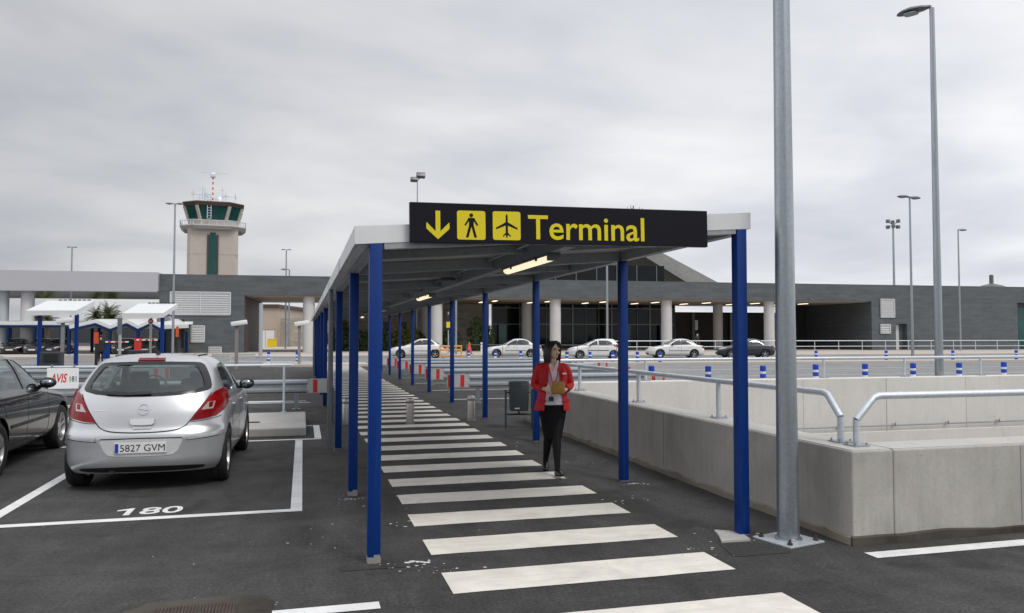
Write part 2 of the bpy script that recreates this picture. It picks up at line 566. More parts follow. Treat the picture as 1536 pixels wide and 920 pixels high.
MT = dict(
    asphalt=asphalt_mat('asphalt', 0.0195, 0.069),
    asphalt_patch=asphalt_mat('asphalt_patch', 0.024, 0.055),
    road=asphalt_mat('road_asphalt', 0.16, 0.26, (0.98, 0.99, 1.0)),
    stripe=paint_mat('crossing_paint', (0.79, 0.755, 0.685), 0.45),
    line=paint_mat('line_paint', (0.80, 0.80, 0.79), 0.3),
    conc=concrete_mat('wall_concrete', (0.445, 0.43, 0.40), 0.3, 0.24, True, (.33, .28, .22)),
    conc_top=concrete_mat('wall_cap_concrete', (0.52, 0.505, 0.475), 0.1, 0.12),
    conc_pit=concrete_mat('pit_concrete', (0.70, 0.68, 0.64), 0.12, 0.08, False),
    conc_foot=concrete_mat('footing_concrete', (0.20, 0.172, 0.132), 0.4, 0.55),
    conc_dark=concrete_mat('joint_dark', (0.29, 0.28, 0.26), 0.3, 0.2, False),
    conc_rust=concrete_mat('joint_rust', (0.50, 0.42, 0.32), 0.3, 0.2, False),
    kerb=concrete_mat('kerb_concrete', (0.46, 0.45, 0.43), 0.2, 0.15, False),
    pave=concrete_mat('pavement_slabs', (0.50, 0.455, 0.405), 0.0, 0.1, False),
    blue=scuffed_mat('blue_paint', (0.0010, 0.032, 0.190)),
    white=M('white_paint', (0.70, 0.72, 0.72), 0.45, 0.0, 0.05, 3),
    deck=M('roof_deck', (0.56, 0.55, 0.525), 0.5, 0.1, 0.12, 3),
    deck_beam=galv_mat('canopy_steel', 0.36, 0.5, 0.2),
    galv=galv_mat('galvanised', 0.385, 0.36, 0.9),
    galv_light=galv_mat('galvanised_rail', 0.66, 0.42, 0.55, .2),
    galv_dull=galv_mat('galvanised_dull', 0.46, 0.55, 0.3),
    pipe=M('grey_pvc', (0.13, 0.14, 0.155), 0.4, 0.0, 0.08, 4),
    sign=M('sign_black', (0.0075, 0.0075, 0.0125), 0.3, 0.0, 0.1, 2, rvar=0.05, spec=.16),
    yellow=M('sign_yellow', (0.74, 0.60, 0.004), 0.45, 0.0, 0.03, 4),
    red=M('reflective_red', (0.62, 0.022, 0.018), 0.4, 0.0, 0.08, 6),
    plate_grey=M('reflective_grey', (0.46, 0.49, 0.49), 0.45, 0.1, 0.08, 6),
    steel=M('brushed_steel', (0.46, 0.43, 0.40), 0.34, 0.85, 0.12, 4, stretch=(1, 1, 8)),
    bin=M('bin_grey', (0.040, 0.050, 0.058), 0.45, 0.0, 0.1, 5),
    black=M('black_plastic', (0.012, 0.012, 0.013), 0.45, 0.0, 0.1, 5),
    rubber=M('tyre_rubber', (0.012, 0.012, 0.012), 0.8, 0.0, 0.2, 14),
    rim=M('alloy_rim', (0.50, 0.50, 0.51), 0.32, 0.8, 0.06, 6),
    silver=M('silver_paint', (0.57, 0.58, 0.60), 0.30, 0.62, 0.02, 2, coat=0.8, rvar=0.02),
    charcoal=M('charcoal_paint', (0.007, 0.0075, 0.009), 0.22, 0.2, 0.05, 2, coat=.7, rvar=0.02),
    carwhite=M('white_car_paint', (0.76, 0.755, 0.74), 0.3, 0.0, 0.02, 2, coat=0.8, rvar=0.02),
    carblue=M('grey_blue_car_paint', (0.030, 0.036, 0.048), 0.22, 0.4, 0.05, 2, coat=1.0, rvar=0.02),
    carglass=glass_mat('car_glass', (0.58, 0.64, 0.62), ior=1.8),
    frit=M('glass_black_border', (0.012, 0.013, 0.014), 0.12, 0.0, 0.05, 2, rvar=0.03),
    trimgap=M('panel_gap', (0.018, 0.018, 0.02), 0.7, 0.0, 0.1, 5),
    interior=M('car_interior', (0.10, 0.105, 0.11), 0.8, 0.0, 0.2, 8),
    redlens=M('red_lens', (0.21, 0.002, 0.005), 0.2, 0.0, 0.4, 14, coat=.2, rvar=0.03, spec=.3),
    clearlens=M('clear_lens', (0.50, 0.41, 0.41), 0.12, 0.2, 0.2, 30, coat=1.0, rvar=0.03),
    chrome=M('chrome', (0.72, 0.72, 0.73), 0.14, 1.0, 0.03, 3, rvar=0.03),
    plate=M('number_plate', (0.74, 0.74, 0.74), 0.4, 0.0, 0.03, 5),
    eublue=M('plate_blue', (0.01, 0.05, 0.38), 0.4, 0.0, 0.05, 5),
    ink=M('ink_black', (0.012, 0.012, 0.014), 0.5, 0.0, 0.05, 5),
    board=M('white_board', (0.78, 0.79, 0.80), 0.4, 0.0, 0.03, 3),
    letter_red=M('red_lettering', (0.62, 0.012, 0.02), 0.45, 0.0, 0.05, 5),
    delblue=M('delineator_blue', (0.006, 0.055, 0.42), 0.45, 0.0, 0.08, 6),
    delwhite=M('delineator_white', (0.74, 0.76, 0.78), 0.5, 0.0, 0.06, 6),
    slate=stone_mat('slate_cladding', (0.066, 0.075, 0.082), (0.090, 0.100, 0.109), 1.4, 0.45, 0.68),
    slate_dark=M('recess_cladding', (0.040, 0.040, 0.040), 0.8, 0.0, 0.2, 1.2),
    soffit=M('soffit_panels', (0.42, 0.36, 0.31), 0.6, 0.0, 0.06, 0.6),
    column=concrete_mat('column_concrete', (0.58, 0.575, 0.575), 0.12, 0.06, False),
    rubble=stone_mat('granite_wall', (0.26, 0.235, 0.20), (0.40, 0.36, 0.31), 0.6, 0.3, 0.7),
    darkglass=M('dark_glazing', (0.006, 0.009, 0.011), 0.06, 0.0, 0.5, 0.35, rvar=0.03, spec=.22),
    greenglass=M('green_glazing', (0.008, 0.066, 0.062), 0.08, 0.1, 0.3, 0.7, rvar=0.03),
    mullion=M('aluminium_frame', (0.16, 0.175, 0.18), 0.4, 0.4, 0.06, 3),
    louvre=M('louvre_aluminium', (0.60, 0.61, 0.62), 0.45, 0.1, 0.05, 3),
    roofgrey=M('slate_roof', (0.15, 0.15, 0.142), 0.75, 0.0, 0.2, 1.6, stretch=(1, 1, 1)),
    beige=concrete_mat('beige_render', (0.47, 0.40, 0.335), 0.1, 0.06, False),
    tower=concrete_mat('tower_render', (0.50, 0.455, 0.41), 0.12, 0.06, False),
    brownfascia=M('brown_fascia', (0.075, 0.045, 0.038), 0.6, 0.0, 0.1, 2),
    beam=galv_mat('barrier_steel', 0.44, 0.45, 0.55, .35),
    drain_mortar=concrete_mat('drain_mortar', (0.085, 0.075, 0.062), 0.3, 0.6, True, (.3, .28, .24)),
    lip_sand=concrete_mat('lip_concrete', (0.30, 0.268, 0.215), 0.35, 0.35),
    navy=M('navy_frame', (0.002, 0.018, 0.085), 0.5, spec=.25),
    lens=emit_mat('lamp_diffuser', (1.0, 0.84, 0.56), 1.0),
    lens_far=emit_mat('soffit_lamp', (1.0, 0.86, 0.62), 1.6),
    lens_off=M('lamp_off', (0.42, 0.42, 0.40), 0.4, 0.0, 0.05, 5),
    lampgrey=M('lamp_housing', (0.17, 0.175, 0.19), 0.45, 0.3, 0.1, 5),
    lampglass=M('lamp_glass', (0.36, 0.40, 0.40), 0.15, 0.1, 0.2, 12),
    leaf=leaf_mat('hedge_leaves', (0.018, 0.040, 0.012), (0.055, 0.095, 0.026)),
    leaf_y=leaf_mat('yellow_green_leaves', (0.075, 0.085, 0.012), (0.17, 0.16, 0.022)),
    palm=leaf_mat('palm_leaves', (0.020, 0.042, 0.012), (0.085, 0.10, 0.024)),
    bark=M('bark', (0.10, 0.075, 0.05), 0.9, 0.0, 0.3, 12, bmp=0.4, bscale=30),
    grass=leaf_mat('lawn', (0.045, 0.085, 0.018), (0.085, 0.14, 0.035)),
    orange=M('orange_plastic', (0.66, 0.34, 0.10), 0.5, 0.0, 0.1, 4),
    conered=M('cone_red', (0.68, 0.075, 0.02), 0.5, 0.0, 0.08, 4),
    binyellow=M('yellow_bin', (0.70, 0.50, 0.01), 0.5, 0.0, 0.06, 4),
    rust=M('rusty_iron', (0.070, 0.050, 0.042), 0.75, 0.2, 0.35, 9, bmp=0.4),
    skin=M('skin', (0.74, 0.49, 0.375), 0.5, 0.0, 0.06, 12),
    hair=M('dark_hair', (0.010, 0.006, 0.005), 0.42, 0.0, 0.4, 30, stretch=(4, 4, 0.6), bmp=0.4, bscale=70),
    jacket=M('red_wool', (0.50, 0.010, 0.016), 0.75, 0.0, 0.14, 9, bmp=0.2, bscale=200),
    shirt=M('white_cotton', (0.62, 0.60, 0.68), 0.8, 0.0, 0.06, 14),
    skirt=M('black_skirt_cloth', (0.0045, 0.0045, 0.006), 0.85, 0.0, 0.2, 9, bmp=0.2, bscale=200, spec=.2),
    tights=M('black_tights', (0.004, 0.004, 0.005), 0.7, 0.0, 0.15, 14, spec=.25),
    shoe=M('black_leather', (0.010, 0.010, 0.011), 0.3, 0.0, 0.15, 14),
    mustard=M('mustard_leather', (0.34, 0.17, 0.03), 0.5, 0.0, 0.3, 22, bmp=0.3, bscale=60),
    lips=M('lips', (0.32, 0.08, 0.07), 0.45, 0.0, 0.05, 9),
    eye=M('eye_dark', (0.02, 0.014, 0.012), 0.2, 0.0, 0.05, 9),
    darkcloth=M('dark_coat_cloth', (0.018, 0.014, 0.014), 0.8, 0.0, 0.2, 9),
    mirror=M('door_mirror_glass', (0.30, 0.34, 0.35), 0.06, 1.0, 0.03, 3, rvar=0.02),
    silver_skylit=M('plate_surround', (0.70, 0.71, 0.72), 0.35, 0.2, 0.03, 3),  # paler than body silver: sky reflection painted into plate surround and handle
    duct=M('yellow_tactile', (0.62, 0.42, 0.02), 0.7, 0.0, 0.1, 3),
)
# ================================================================== SETTING
PX0, PX1, PY0, PY1 = 4.53, 40.0, 5.66, 15.0      # opening of the sunken ramp (middle of its walls)
mb = MB()
xs = [-450, -60, -12, PX0, PX1, 120, 500]
ys = [-60, 0, PY0, PY1, 60, 200, 700]
for i in range(6):
    for j in range(6):
        if i == 3 and j == 2:
            continue
        mb.quad([(xs[i], ys[j], 0), (xs[i + 1], ys[j], 0), (xs[i + 1], ys[j + 1], 0), (xs[i], ys[j + 1], 0)])
tag(mb.build('ground', MT['asphalt'], merge=0.001), kind='structure')

mb = MB()                                         # floor of the sunken ramp
mb.quad([(PX0, PY0, -3.2), (PX1, PY0, -3.2), (PX1, PY1, -3.2), (PX0, PY1, -3.2)])
tag(mb.build('ramp_floor', MT['road']), kind='structure')

# pale road crossing behind the ramp, and the kerbside road in front of the terminal
mb = MB()
mb.quad([(13, 17.2, .004), (200, 14.0, .004), (200, 33.0, .004), (13, 41.5, .004)])
mb.quad([(-60, 46, .004), (13, 46, .004), (13, 62.2, .004), (-60, 66.5, .004)])
mb.quad([(13, 41.52, .004), (200, 33.02, .004), (200, 51, .004), (13, 62.2, .004)])
tag(mb.build('road', MT['road']), kind='structure')

mb = MB()
for (x0, x1, y0, y1, w) in ((14, 120, 29.6, 26.6, .12), (14, 120, 35.6, 31.5, .12), (16, 100, 22.4, 20.6, .12)):
    d = Vector((x1 - x0, y1 - y0, 0))
    n = Vector((-d.y, d.x, 0)).normalized() * w / 2
    a, b = Vector((x0, y0, .008)), Vector((x1, y1, .008))
    mb.quad([a - n, b - n, b + n, a + n])
tag(mb.build('road_markings', MT['line']), kind='structure')

# raised pavement in front of the terminal and the traffic island by its left block
mb = MB()
ka, kb = Vector((-70, 66.6, 0)), Vector((160, 53.0, 0))
mb.prism([(-70, 68.0, 0), (9.0, 62.9, 0), (32, 57.6, 0), (160, 50.5, 0), (160, 130, 0), (-70, 130, 0)], (0, 0, .14))
mb.prism([(-2.2, 44.6, 0), (3.6, 44.0, 0), (3.6, 47.3, 0), (-2.2, 48.2, 0)], (0, 0, .13))
mb.prism([(14.5, 42.2, 0), (120, 36.6, 0), (120, 38.4, 0), (14.5, 44.4, 0)], (0, 0, .14))
tag(mb.build('pavement', MT['pave']), kind='structure')

# ---- zebra crossing under the canopy
mb = MB()
y = 4.125
k = 0
while y < 52:
    dx = random.uniform(-.02, .02)
    x0, x1 = .985 + random.uniform(-.012, .012), 3.06 + random.uniform(-.02, .02)
    nseg = 10 if k < 12 else 2
    lo = [(x0 + (x1 - x0) * i / nseg, y + random.uniform(-.006, .006), .004) for i in range(nseg + 1)]
    hi = [(x0 + (x1 - x0) * i / nseg, y + .468 + random.uniform(-.006, .006), .004) for i in range(nseg + 1)]
    for i in range(nseg):
        mb.quad([lo[i], lo[i + 1], hi[i + 1], hi[i]])
    y += .9415 if k else .9965
    k += 1
tag(mb.build('crossing_stripes', MT['stripe'], merge=0.0005), kind='structure')

# ---- parking lines
mb = MB()
BX = -.10


def pline(x0, x1, y0, y1, z=.004):
    nx = max(1, int(abs(x1 - x0) / .5))
    ny = max(1, int(abs(y1 - y0) / .5))
    for i in range(nx):
        for j in range(ny):
            xa, xb = x0 + (x1 - x0) * i / nx, x0 + (x1 - x0) * (i + 1) / nx
            ya, yb = y0 + (y1 - y0) * j / ny, y0 + (y1 - y0) * (j + 1) / ny
            mb.quad([(xa, ya, z), (xb, ya, z), (xb, yb, z), (xa, yb, z)])


pline(-9.5, -.10, 7.90, 8.02)            # front line of the bays
pline(-.10, .01, 7.90, 13.24)            # right side line of bay
pline(-2.83, -2.71, 8.06, 13.2)          # between the two cars
pline(-9.5, .31, 13.28, 13.39)           # along the kerb
pline(.205, .315, 13.43, 15.35)          # round the island end
pline(-.4, .20, 15.26, 15.36)
pline(-1.6, .485, 4.97, 5.10)            # line at the bottom edge
pline(4.26, 30, 5.10, 5.25)              # line along the front wall
pline(-9, .2, 20.6, 20.7)
pline(3.9, 12.6, 20.55, 20.65)
for yy in (22.0, 25.7, 29.4):
    pline(-12, .1, yy - .9, yy - .8)
    pline(3.9, 12.6, yy + 2.1, yy + 2.2)
tag(mb.build('parking_lines', MT['line'], merge=0.0005), kind='structure')
t = text_obj('bay_number', '80', MT['line'], None, (-1.50, -1.12, 8.14, 8.44), 'XY', .003, .012, .0, .003)
tag(t, kind='structure')

mb = MB()
mb.prism([(-1.63, 8.14, .003), (-1.575, 8.14, .003), (-1.575, 8.44, .003), (-1.61, 8.44, .003), (-1.72, 8.375, .003), (-1.72, 8.34, .003), (-1.63, 8.365, .003)], (0, 0, .003))
tag(mb.build('bay_number', MT['line']), kind='structure')

# chips of spilt paint, grit and mortar lying on the asphalt
mb = MB()


def chip(x, y, s):
    n = random.randint(4, 7)
    a0 = random.random() * 6
    mb.face([mb.bm.verts.new((x + s * random.uniform(.4, 1.2) * math.cos(a0 + 6.283 * i / n),
                              y + s * random.uniform(.35, .9) * math.sin(a0 + 6.283 * i / n), .0045)) for i in range(n)])


for cx, cy, r, n in ((.75, 5.85, .28, 16), (.52, 8.35, .28, 14), (.55, 8.1, .5, 10), (3.65, 8.4, .22, 12), (3.5, 5.95, .35, 12), (1.0, 5.7, .2, 10), (3.1, 5.6, .3, 12),
                     (0.2, 6.8, 1.1, 10), (-1, 6.6, 1.6, 6), (.9, 7.2, .3, 12), (3.3, 7.5, .4, 12), (3.6, 12, .5, 10), (.55, 12, .4, 8), (3.7, 10, .5, 14)):
    for i in range(n):
        chip(cx + random.gauss(0, r * .6), cy + random.gauss(0, r * .4), random.choice((.006, .008, .012, .02)))
for i in range(5):
    chip(.78 + i * .035, 5.93 - abs(i - 1) * .02, .035)
    chip(.46 + i * .04, 8.33 + random.uniform(-.03, .03), .022)
    chip(3.62 + i * .03, 8.36 + random.uniform(-.02, .02), .022)
dc = G(296, 926)
for i in range(46):
    a = random.uniform(0, 3.3)
    chip(dc.x + .40 * math.cos(a) + random.gauss(0, .05), dc.y + .31 * math.sin(a) + random.gauss(0, .03), random.choice((.005, .007, .009, .014)))
tag(mb.build('paint_chips', MT['line'], fix=False), kind='stuff')

# cut-out asphalt repairs beside the front posts
mb = MB()
mb.face([mb.bm.verts.new(p) for p in ((3.22, 5.42, .0035), (3.72, 5.40, .0035), (3.66, 5.78, .0035), (3.30, 5.80, .0035))])
mb.face([mb.bm.verts.new(p) for p in ((.28, 5.82, .0035), (.86, 5.80, .0035), (.84, 6.2, .0035), (.30, 6.2, .0035))])
tag(mb.build('asphalt_repair', MT['asphalt_patch']), kind='structure')
mb = MB()
mb.prism([(3.335, 5.80, 0), (3.60, 5.80, 0), (3.64, 5.98, 0), (3.58, 6.10, 0), (3.47, 6.16, 0), (3.42, 6.0, 0)], (0, 0, .018))
tag(mb.build('concrete_footing_patch', MT['kerb']), 'pale wedge of spilt concrete at the foot of the right front blue post', 'concrete patch')

# ---- rusty drain cover in the near asphalt
d = thing('drain_cover', 'rusty ribbed drain cover in a broken concrete surround, in the near asphalt', 'drain cover', G(296, 926) + Vector((0, 0, .0)), R(1))
mb = MB()
for i in range(26):
    a0, a1 = 6.283 * i / 26, 6.283 * (i + 1) / 26
    def rr(a, k):
        c, s = abs(math.cos(a)) ** .5, abs(math.sin(a)) ** .5
        return Vector((k * .43 * math.copysign(c, math.cos(a)), k * .35 * math.copysign(s, math.sin(a)), 0))
    wob0, wob1 = 1 + .05 * math.sin(i * 2.3), 1 + .05 * math.sin((i + 1) % 26 * 2.3)
    mb.quad([rr(a0, .80) + Vector((0, 0, .005)), rr(a1, .80) + Vector((0, 0, .005)), rr(a1, wob1) + Vector((0, 0, .005)), rr(a0, wob0) + Vector((0, 0, .005))])
    mb.quad([rr(a0, .80) + Vector((0, 0, .005)), rr(a1, .80) + Vector((0, 0, .005)), Vector((0, 0, .005)), Vector((0, 0, .005)) + rr(a0, .01)])
mb.build('surround', MT['drain_mortar'], d, fix=False)
mb = MB()
mb.bx(-.27, .22, -.26, .19, .003, .012)
for i in range(24):
    mb.bx(-.262 + i * .0200, -.262 + i * .02 + .011, -.25, .18, .0125, .018)
mb.build('cover', MT['rust'], d)
mb = MB()
mb.lathe([(.03, .0185), (.03, .0205), (.0, .0205)], n=12)
mb.build('lifting_hole', MT['black'], d)
# ================================================================== COVERED WALKWAY
PXL, PXR = .53, 3.645
PY = [6.0, 8.55, 12.1, 15.75, 19.45, 23.15, 26.8, 30.45, 34.1, 37.75]
RX0, RX1, RY0, RY1 = .37, 3.73, 5.95, 38.2
SL = (2.625 - 2.39) / (RX1 - RX0)


def rz(x):
    return 2.39 + SL * (x - RX0)


cw = thing('covered_walkway', 'long open walkway with blue posts and white edged metal roof over a zebra crossing', 'covered walkway', (0, 0, 0))
# fascia: four white sheet-metal edges
mb = MB()
for (xa, ya, xb, yb, nx, ny) in ((RX0, RY0, RX1, RY0, 0, 1), (RX0, RY1, RX1, RY1, 0, -1)):
    mb.prism([(xa, ya, rz(xa)), (xb, yb, rz(xb)), (xb, yb, rz(xb) + .14), (xa, ya, rz(xa) + .135)], (0, ny * .02, 0))
for xa, s in ((RX0, 1), (RX1, -1)):
    mb.prism([(xa, RY0 + .021, rz(xa)), (xa, RY1 - .021, rz(xa)), (xa, RY1 - .021, rz(xa) + .138), (xa, RY0 + .021, rz(xa) + .138)], (s * .02, 0, 0))
mb.build('fascia', MT['white'], cw)
# joint covers on the left fascia
for yy in PY[1:]:
    mb = MB()
    mb.bx(RX0 - .004, RX0 - .001, yy - .03, yy + .03, rz(RX0) + .002, rz(RX0) + .136)
    mb.build('joint_strip', MT['plate_grey'], cw)
# corrugated deck
mb = MB()
yy = RY0 + .03
pr = []
while yy < RY1 - .03:
    for dy, h in ((0, 0), (.05, 0), (.065, .042), (.10, .042), (.115, 0)):
        pr.append((yy + dy, h))
    yy += .13
for (a, ha), (b, hb) in zip(pr[:-1], pr[1:]):
    x0, x1 = RX0 + .03, RX1 - .03
    mb.quad([(x0, a, rz(x0) + .075 + ha), (x1, a, rz(x1) + .075 + ha), (x1, b, rz(x1) + .075 + hb), (x0, b, rz(x0) + .075 + hb)])
mb.build('roof_deck', MT['deck'], cw, fix=False, merge=.0005)
# gutter along the low left edge
mb = MB()
g0, g1 = RX0 + .024, RX0 + .15
for a, b in (((g0, .045), (g0, .004)), ((g0, .004), (g1, .004)), ((g1, .004), (g1, .055))):
    p = [(a[0], RY0 + .04, rz(RX0) + a[1]), (b[0], RY0 + .04, rz(RX0) + b[1]), (b[0], RY1 - .04, rz(RX0) + b[1]), (a[0], RY1 - .04, rz(RX0) + a[1])]
    mb.prism(p, (.003, 0, .003))
mb.build('gutter', MT['white'], cw)
# beams
for i, yy in enumerate(PY):
    mb = MB()
    mb.bar((PXL + .06, yy, rz(PXL) + .015), (PXR - .06, yy, rz(PXR) + .015), .09, .115)
    mb.build('cross_beam', MT['deck_beam'], cw)
    if i < len(PY) - 1:
        ym = (yy + PY[i + 1]) / 2
        mb = MB()
        mb.bar((PXL + .06, ym, rz(PXL) + .035), (PXR - .06, ym, rz(PXR) + .035), .06, .075)
        mb.build('purlin', MT['deck_beam'], cw)
mb = MB()
mb.bar((2.12, RY0 + .1, rz(2.12) - .005), (2.12, RY1 - .1, rz(2.12) - .005), .10, .155)
mb.build('ridge_beam', MT['deck_beam'], cw)
for x, dz in ((PXL, .02), (PXR, .01)):
    mb = MB()
    for a, b in zip(PY[:-1], PY[1:]):
        mb.bx(x - .045, x + .045, a + .05, b - .05, rz(x) - .05 + dz, rz(x) + .072)
    mb.build('edge_beam', MT['deck_beam'], cw)
# conduit beside the ridge beam
mb = MB()
mb.tube([(1.98, 6.2, rz(1.98) + .03), (1.98, 38, rz(1.98) + .03)], .012, 6)
mb.build('conduit', MT['galv'], cw, smooth=True)
for yy in PY:
    for x in (PXL, PXR):
        mb = MB()
        mb.box((x, yy, (rz(x) - .002 - .012 + .02) / 2), (.096, .096, rz(x) - .002 - .016 - .02 + .04), bevel=.007)
        p = mb.build('post', MT['blue'], cw, smooth=True)
        mb = MB()
        near_ = x == PXL and yy < 9
        mb.box((x, yy, .024 if near_ else .008), (.1, .1, .048 if near_ else .016), bevel=.004)
        if near_:
            mb.box((x + .02, yy - .0505, .033), (.045, .004, .064))
        q = mb.build('worn_foot', MT['conc_dark'] if near_ else MT['lampgrey'], cw)
        q.parent = p
mb = MB()
mb.tube([(.40, 12.0, rz(.4) + .01), (.40, 12.0, .04)], .034, 12)
mb.tube([(.40, 12.0, 2.2), (.40, 12.0, 2.16)], .039, 12)
mb.tube([(.40, 12.0, .40), (.40, 12.0, .36)], .039, 12)
mb.build('downpipe', MT['pipe'], cw, smooth=True)
mb = MB()
mb.tube([(.40, 30.4, rz(.4) + .01), (.40, 30.4, .04)], .034, 12)
mb.build('downpipe', MT['pipe'], cw, smooth=True)

# ---- strip lamps under the ridge beam
def strip_lamp(y0, lit, label):
    o = thing('strip_lamp', label, 'lamp', (2.12, y0, rz(2.12) - .084), 0, 'strip lamps under the walkway roof')
    mb = MB()
    mb.box((0, .8, -.012), (.12, 1.62, .022), bevel=.006)
    for e in (-.005, 1.605):
        mb.box((0, e, -.035), (.125, .03, .07), bevel=.008)
    mb.build('housing', MT['lampgrey'], o, smooth=True)
    mb = MB()
    mb.tube([(0, .012, -.028), (0, 1.588, -.028)], .05, 14, sq=(1.0, .8), ref=(1, 0, 0))
    mb.build('diffuser', MT['lens'] if lit else MT['lens_off'], o, smooth=True)
    mb = MB()
    for yy in (.35, 1.25):
        for s in (-1, 1):
            mb.box((s * .056, yy, -.025), (.01, .05, .035), bevel=.003)
    mb.build('clip', MT['black'], o)
    return o


strip_lamp(6.5, True, 'lit strip lamp nearest the yellow and black sign, under the walkway roof')
strip_lamp(13.15, True, 'second lit strip lamp along the walkway, smaller in view, behind the nearest one')
strip_lamp(20.4, False, 'unlit strip lamp between the second and the farthest lit lamps under the walkway roof')
strip_lamp(28.0, True, 'farthest lit strip lamp under the walkway roof, tiny beside the left posts')
mb = MB()
mb.lathe([(.05, 0), (.11, -.025), (.12, -.055), (.09, -.08), (.0, -.088)], (1.92, 10.6, rz(1.92) + .02), 18)
mb.tube([(1.92, 10.6, rz(1.92) + .07), (1.92, 10.6, rz(1.92) + .015)], .05, 10)
tag(mb.build('ceiling_speaker', MT['lampgrey'], smooth=True), 'round grey dome fitting between the two near strip lamps under the roof', 'ceiling fitting')

# ---- the terminal sign on the front fascia
SX0, SX1, SZ0, SZ1, SYF = .775, 3.28, 2.412, 2.718, 5.885
sg = thing('terminal_sign', 'black sign reading Terminal with yellow arrow, walker and aeroplane on the walkway front', 'sign', ((SX0 + SX1) / 2, SYF, (SZ0 + SZ1) / 2 + .016))
sg.rotation_euler = (0, -.0135, 0)
W2, H2 = (SX1 - SX0) / 2, (SZ1 - SZ0) / 2
mb = MB()
mb.box((0, .025, 0), (2 * W2, .05, 2 * H2), bevel=.004)
mb.build('panel', MT['sign'], sg)
mb = MB()
for x in (-.85, -.1, .7):
    mb.box((x, .0565, -.05), (.06, .012, .16))
mb.build('bracket', MT['galv'], sg)


def U(u, v):
    """sign artwork measured on the photograph (615..1061, 302..372) -> sign plane"""
    a = (u - 615) / 446.0
    top = 302 + 15 * a
    hgt = 61 - 6 * a
    d0, d1 = 5.885, 6.53
    w = a * d0 / (d1 + a * (d0 - d1))
    return (-W2 + 2 * W2 * w, H2 - (v - top) / hgt * 2 * H2)


def art(name, polys, mat, y, d=.003):
    mb = MB()
    for p in polys:
        mb.prism([(x, y, z) for x, z in p], (0, -d, 0))
    return mb.build(name, mat, sg)


ax, az = U(657, 338)
k = H2 / 30.0            # metres per photograph pixel of height
aw = []
for (dx, dz) in ((-3.6, 22), (3.6, 22), (3.6, -9), (16.5, 4), (17.5, 4), (17.5, -5), (0, -21), (-17.5, -5), (-17.5, 4), (-16.5, 4), (-3.6, -9)):
    aw.append((ax + dx * k, az + dz * k))
a_ = art('arrow', [[aw[0], aw[1], aw[2], aw[10]], [aw[10], aw[2], aw[3], (aw[3][0] + .0, aw[3][1]), aw[4], aw[5], aw[6], aw[7], aw[8], aw[9]]], MT['yellow'], 0)


def rsq(cx, cz, h, r):
    p = []
    for sx, sz, a0 in ((1, 1, 0), (-1, 1, 90), (-1, -1, 180), (1, -1, 270)):
        for t_ in range(0, 91, 15):
            a = R(a0 + t_)
            p.append((cx + sx * (h - r) + r * math.cos(a), cz + sz * (h - r) + r * math.sin(a)))
    return p


wx, wz = U(707, 338)
px_, pz_ = U(760, 339)
hs = 22 * k
art('pictogram_square', [rsq(wx, wz, hs, .018)], MT['yellow'], 0)
art('pictogram_square', [rsq(px_, pz_, hs, .018)], MT['yellow'], 0)


def sc(cx, cz, pts, s):
    return [(cx + x * s, cz + z * s) for x, z in pts]


hd = [(math.cos(6.283 * i / 14) * 2.9 + 0, math.sin(6.283 * i / 14) * 2.9 + 15.2) for i in range(14)]
body = [(-4.2, 11.2), (4.2, 11.2), (3.4, 0), (-3.4, 0)]
arm_l = [(-4.2, 11.2), (-3.0, 8), (-8.6, -.8), (-10.6, .6)]
arm_r = [(4.2, 11.2), (10.8, .8), (8.8, -.8), (3.0, 8)]
leg_l = [(-3.4, 0.3), (.6, 0.3), (-4.6, -18.5), (-8.6, -18.5)]
leg_r = [(-.4, 0.3), (3.4, 0.3), (8.4, -18.5), (4.6, -18.5)]
art('walking_figure', [sc(wx, wz, q, k) for q in (hd, body, arm_l, arm_r, leg_l, leg_r)], MT['sign'], -.0032, .002)
plane_ = [[(-1.5, 15), (0, 18.5), (1.5, 15), (1.7, -14), (-1.7, -14)], [(-1.6, 5.5), (-1.6, .5), (-17, -5.5), (-17, -3.2)], [(1.6, 5.5), (17, -3.2), (17, -5.5), (1.6, .5)],
          [(-1.5, -10.5), (-1.5, -13.5), (-6, -17), (-6, -15)], [(1.5, -10.5), (6, -15), (6, -17), (1.5, -13.5)], [(-1.5, -13.5), (1.5, -13.5), (.6, -18.5), (-.6, -18.5)]]
art('aeroplane', [sc(px_, pz_, q, k) for q in plane_], MT['sign'], -.0032, .002)
tx0, tz0 = U(792, 360)
tx1, tz1 = U(966, 327)
tb = U(966, 363.5)
text_obj('lettering', 'Terminal', MT['yellow'], sg, (tx0, tx1, tb[1], tb[1] + 38 * k), 'XZ', .003, .010, 0, 0)
# ================================================================== SUNKEN RAMP WALLS
WT, WTH = .76, .40
XL, YF, YB = 4.33, 5.46, 15.2        # outer faces: left, front, back


def wall(name, label, x0, x1, y0, y1, mat, group=None):
    o = thing(name, label, 'concrete wall', ((x0 + x1) / 2, (y0 + y1) / 2, 0), 0, group)
    return o


def wbox(o, name, mat, x0, x1, y0, y1, z0, z1, bevel=.0):
    mb = MB()
    ox, oy = o.location.x, o.location.y
    mb.bx(x0 - ox, x1 - ox, y0 - oy, y1 - oy, z0, z1, bevel)
    return mb.build(name, mat, o)


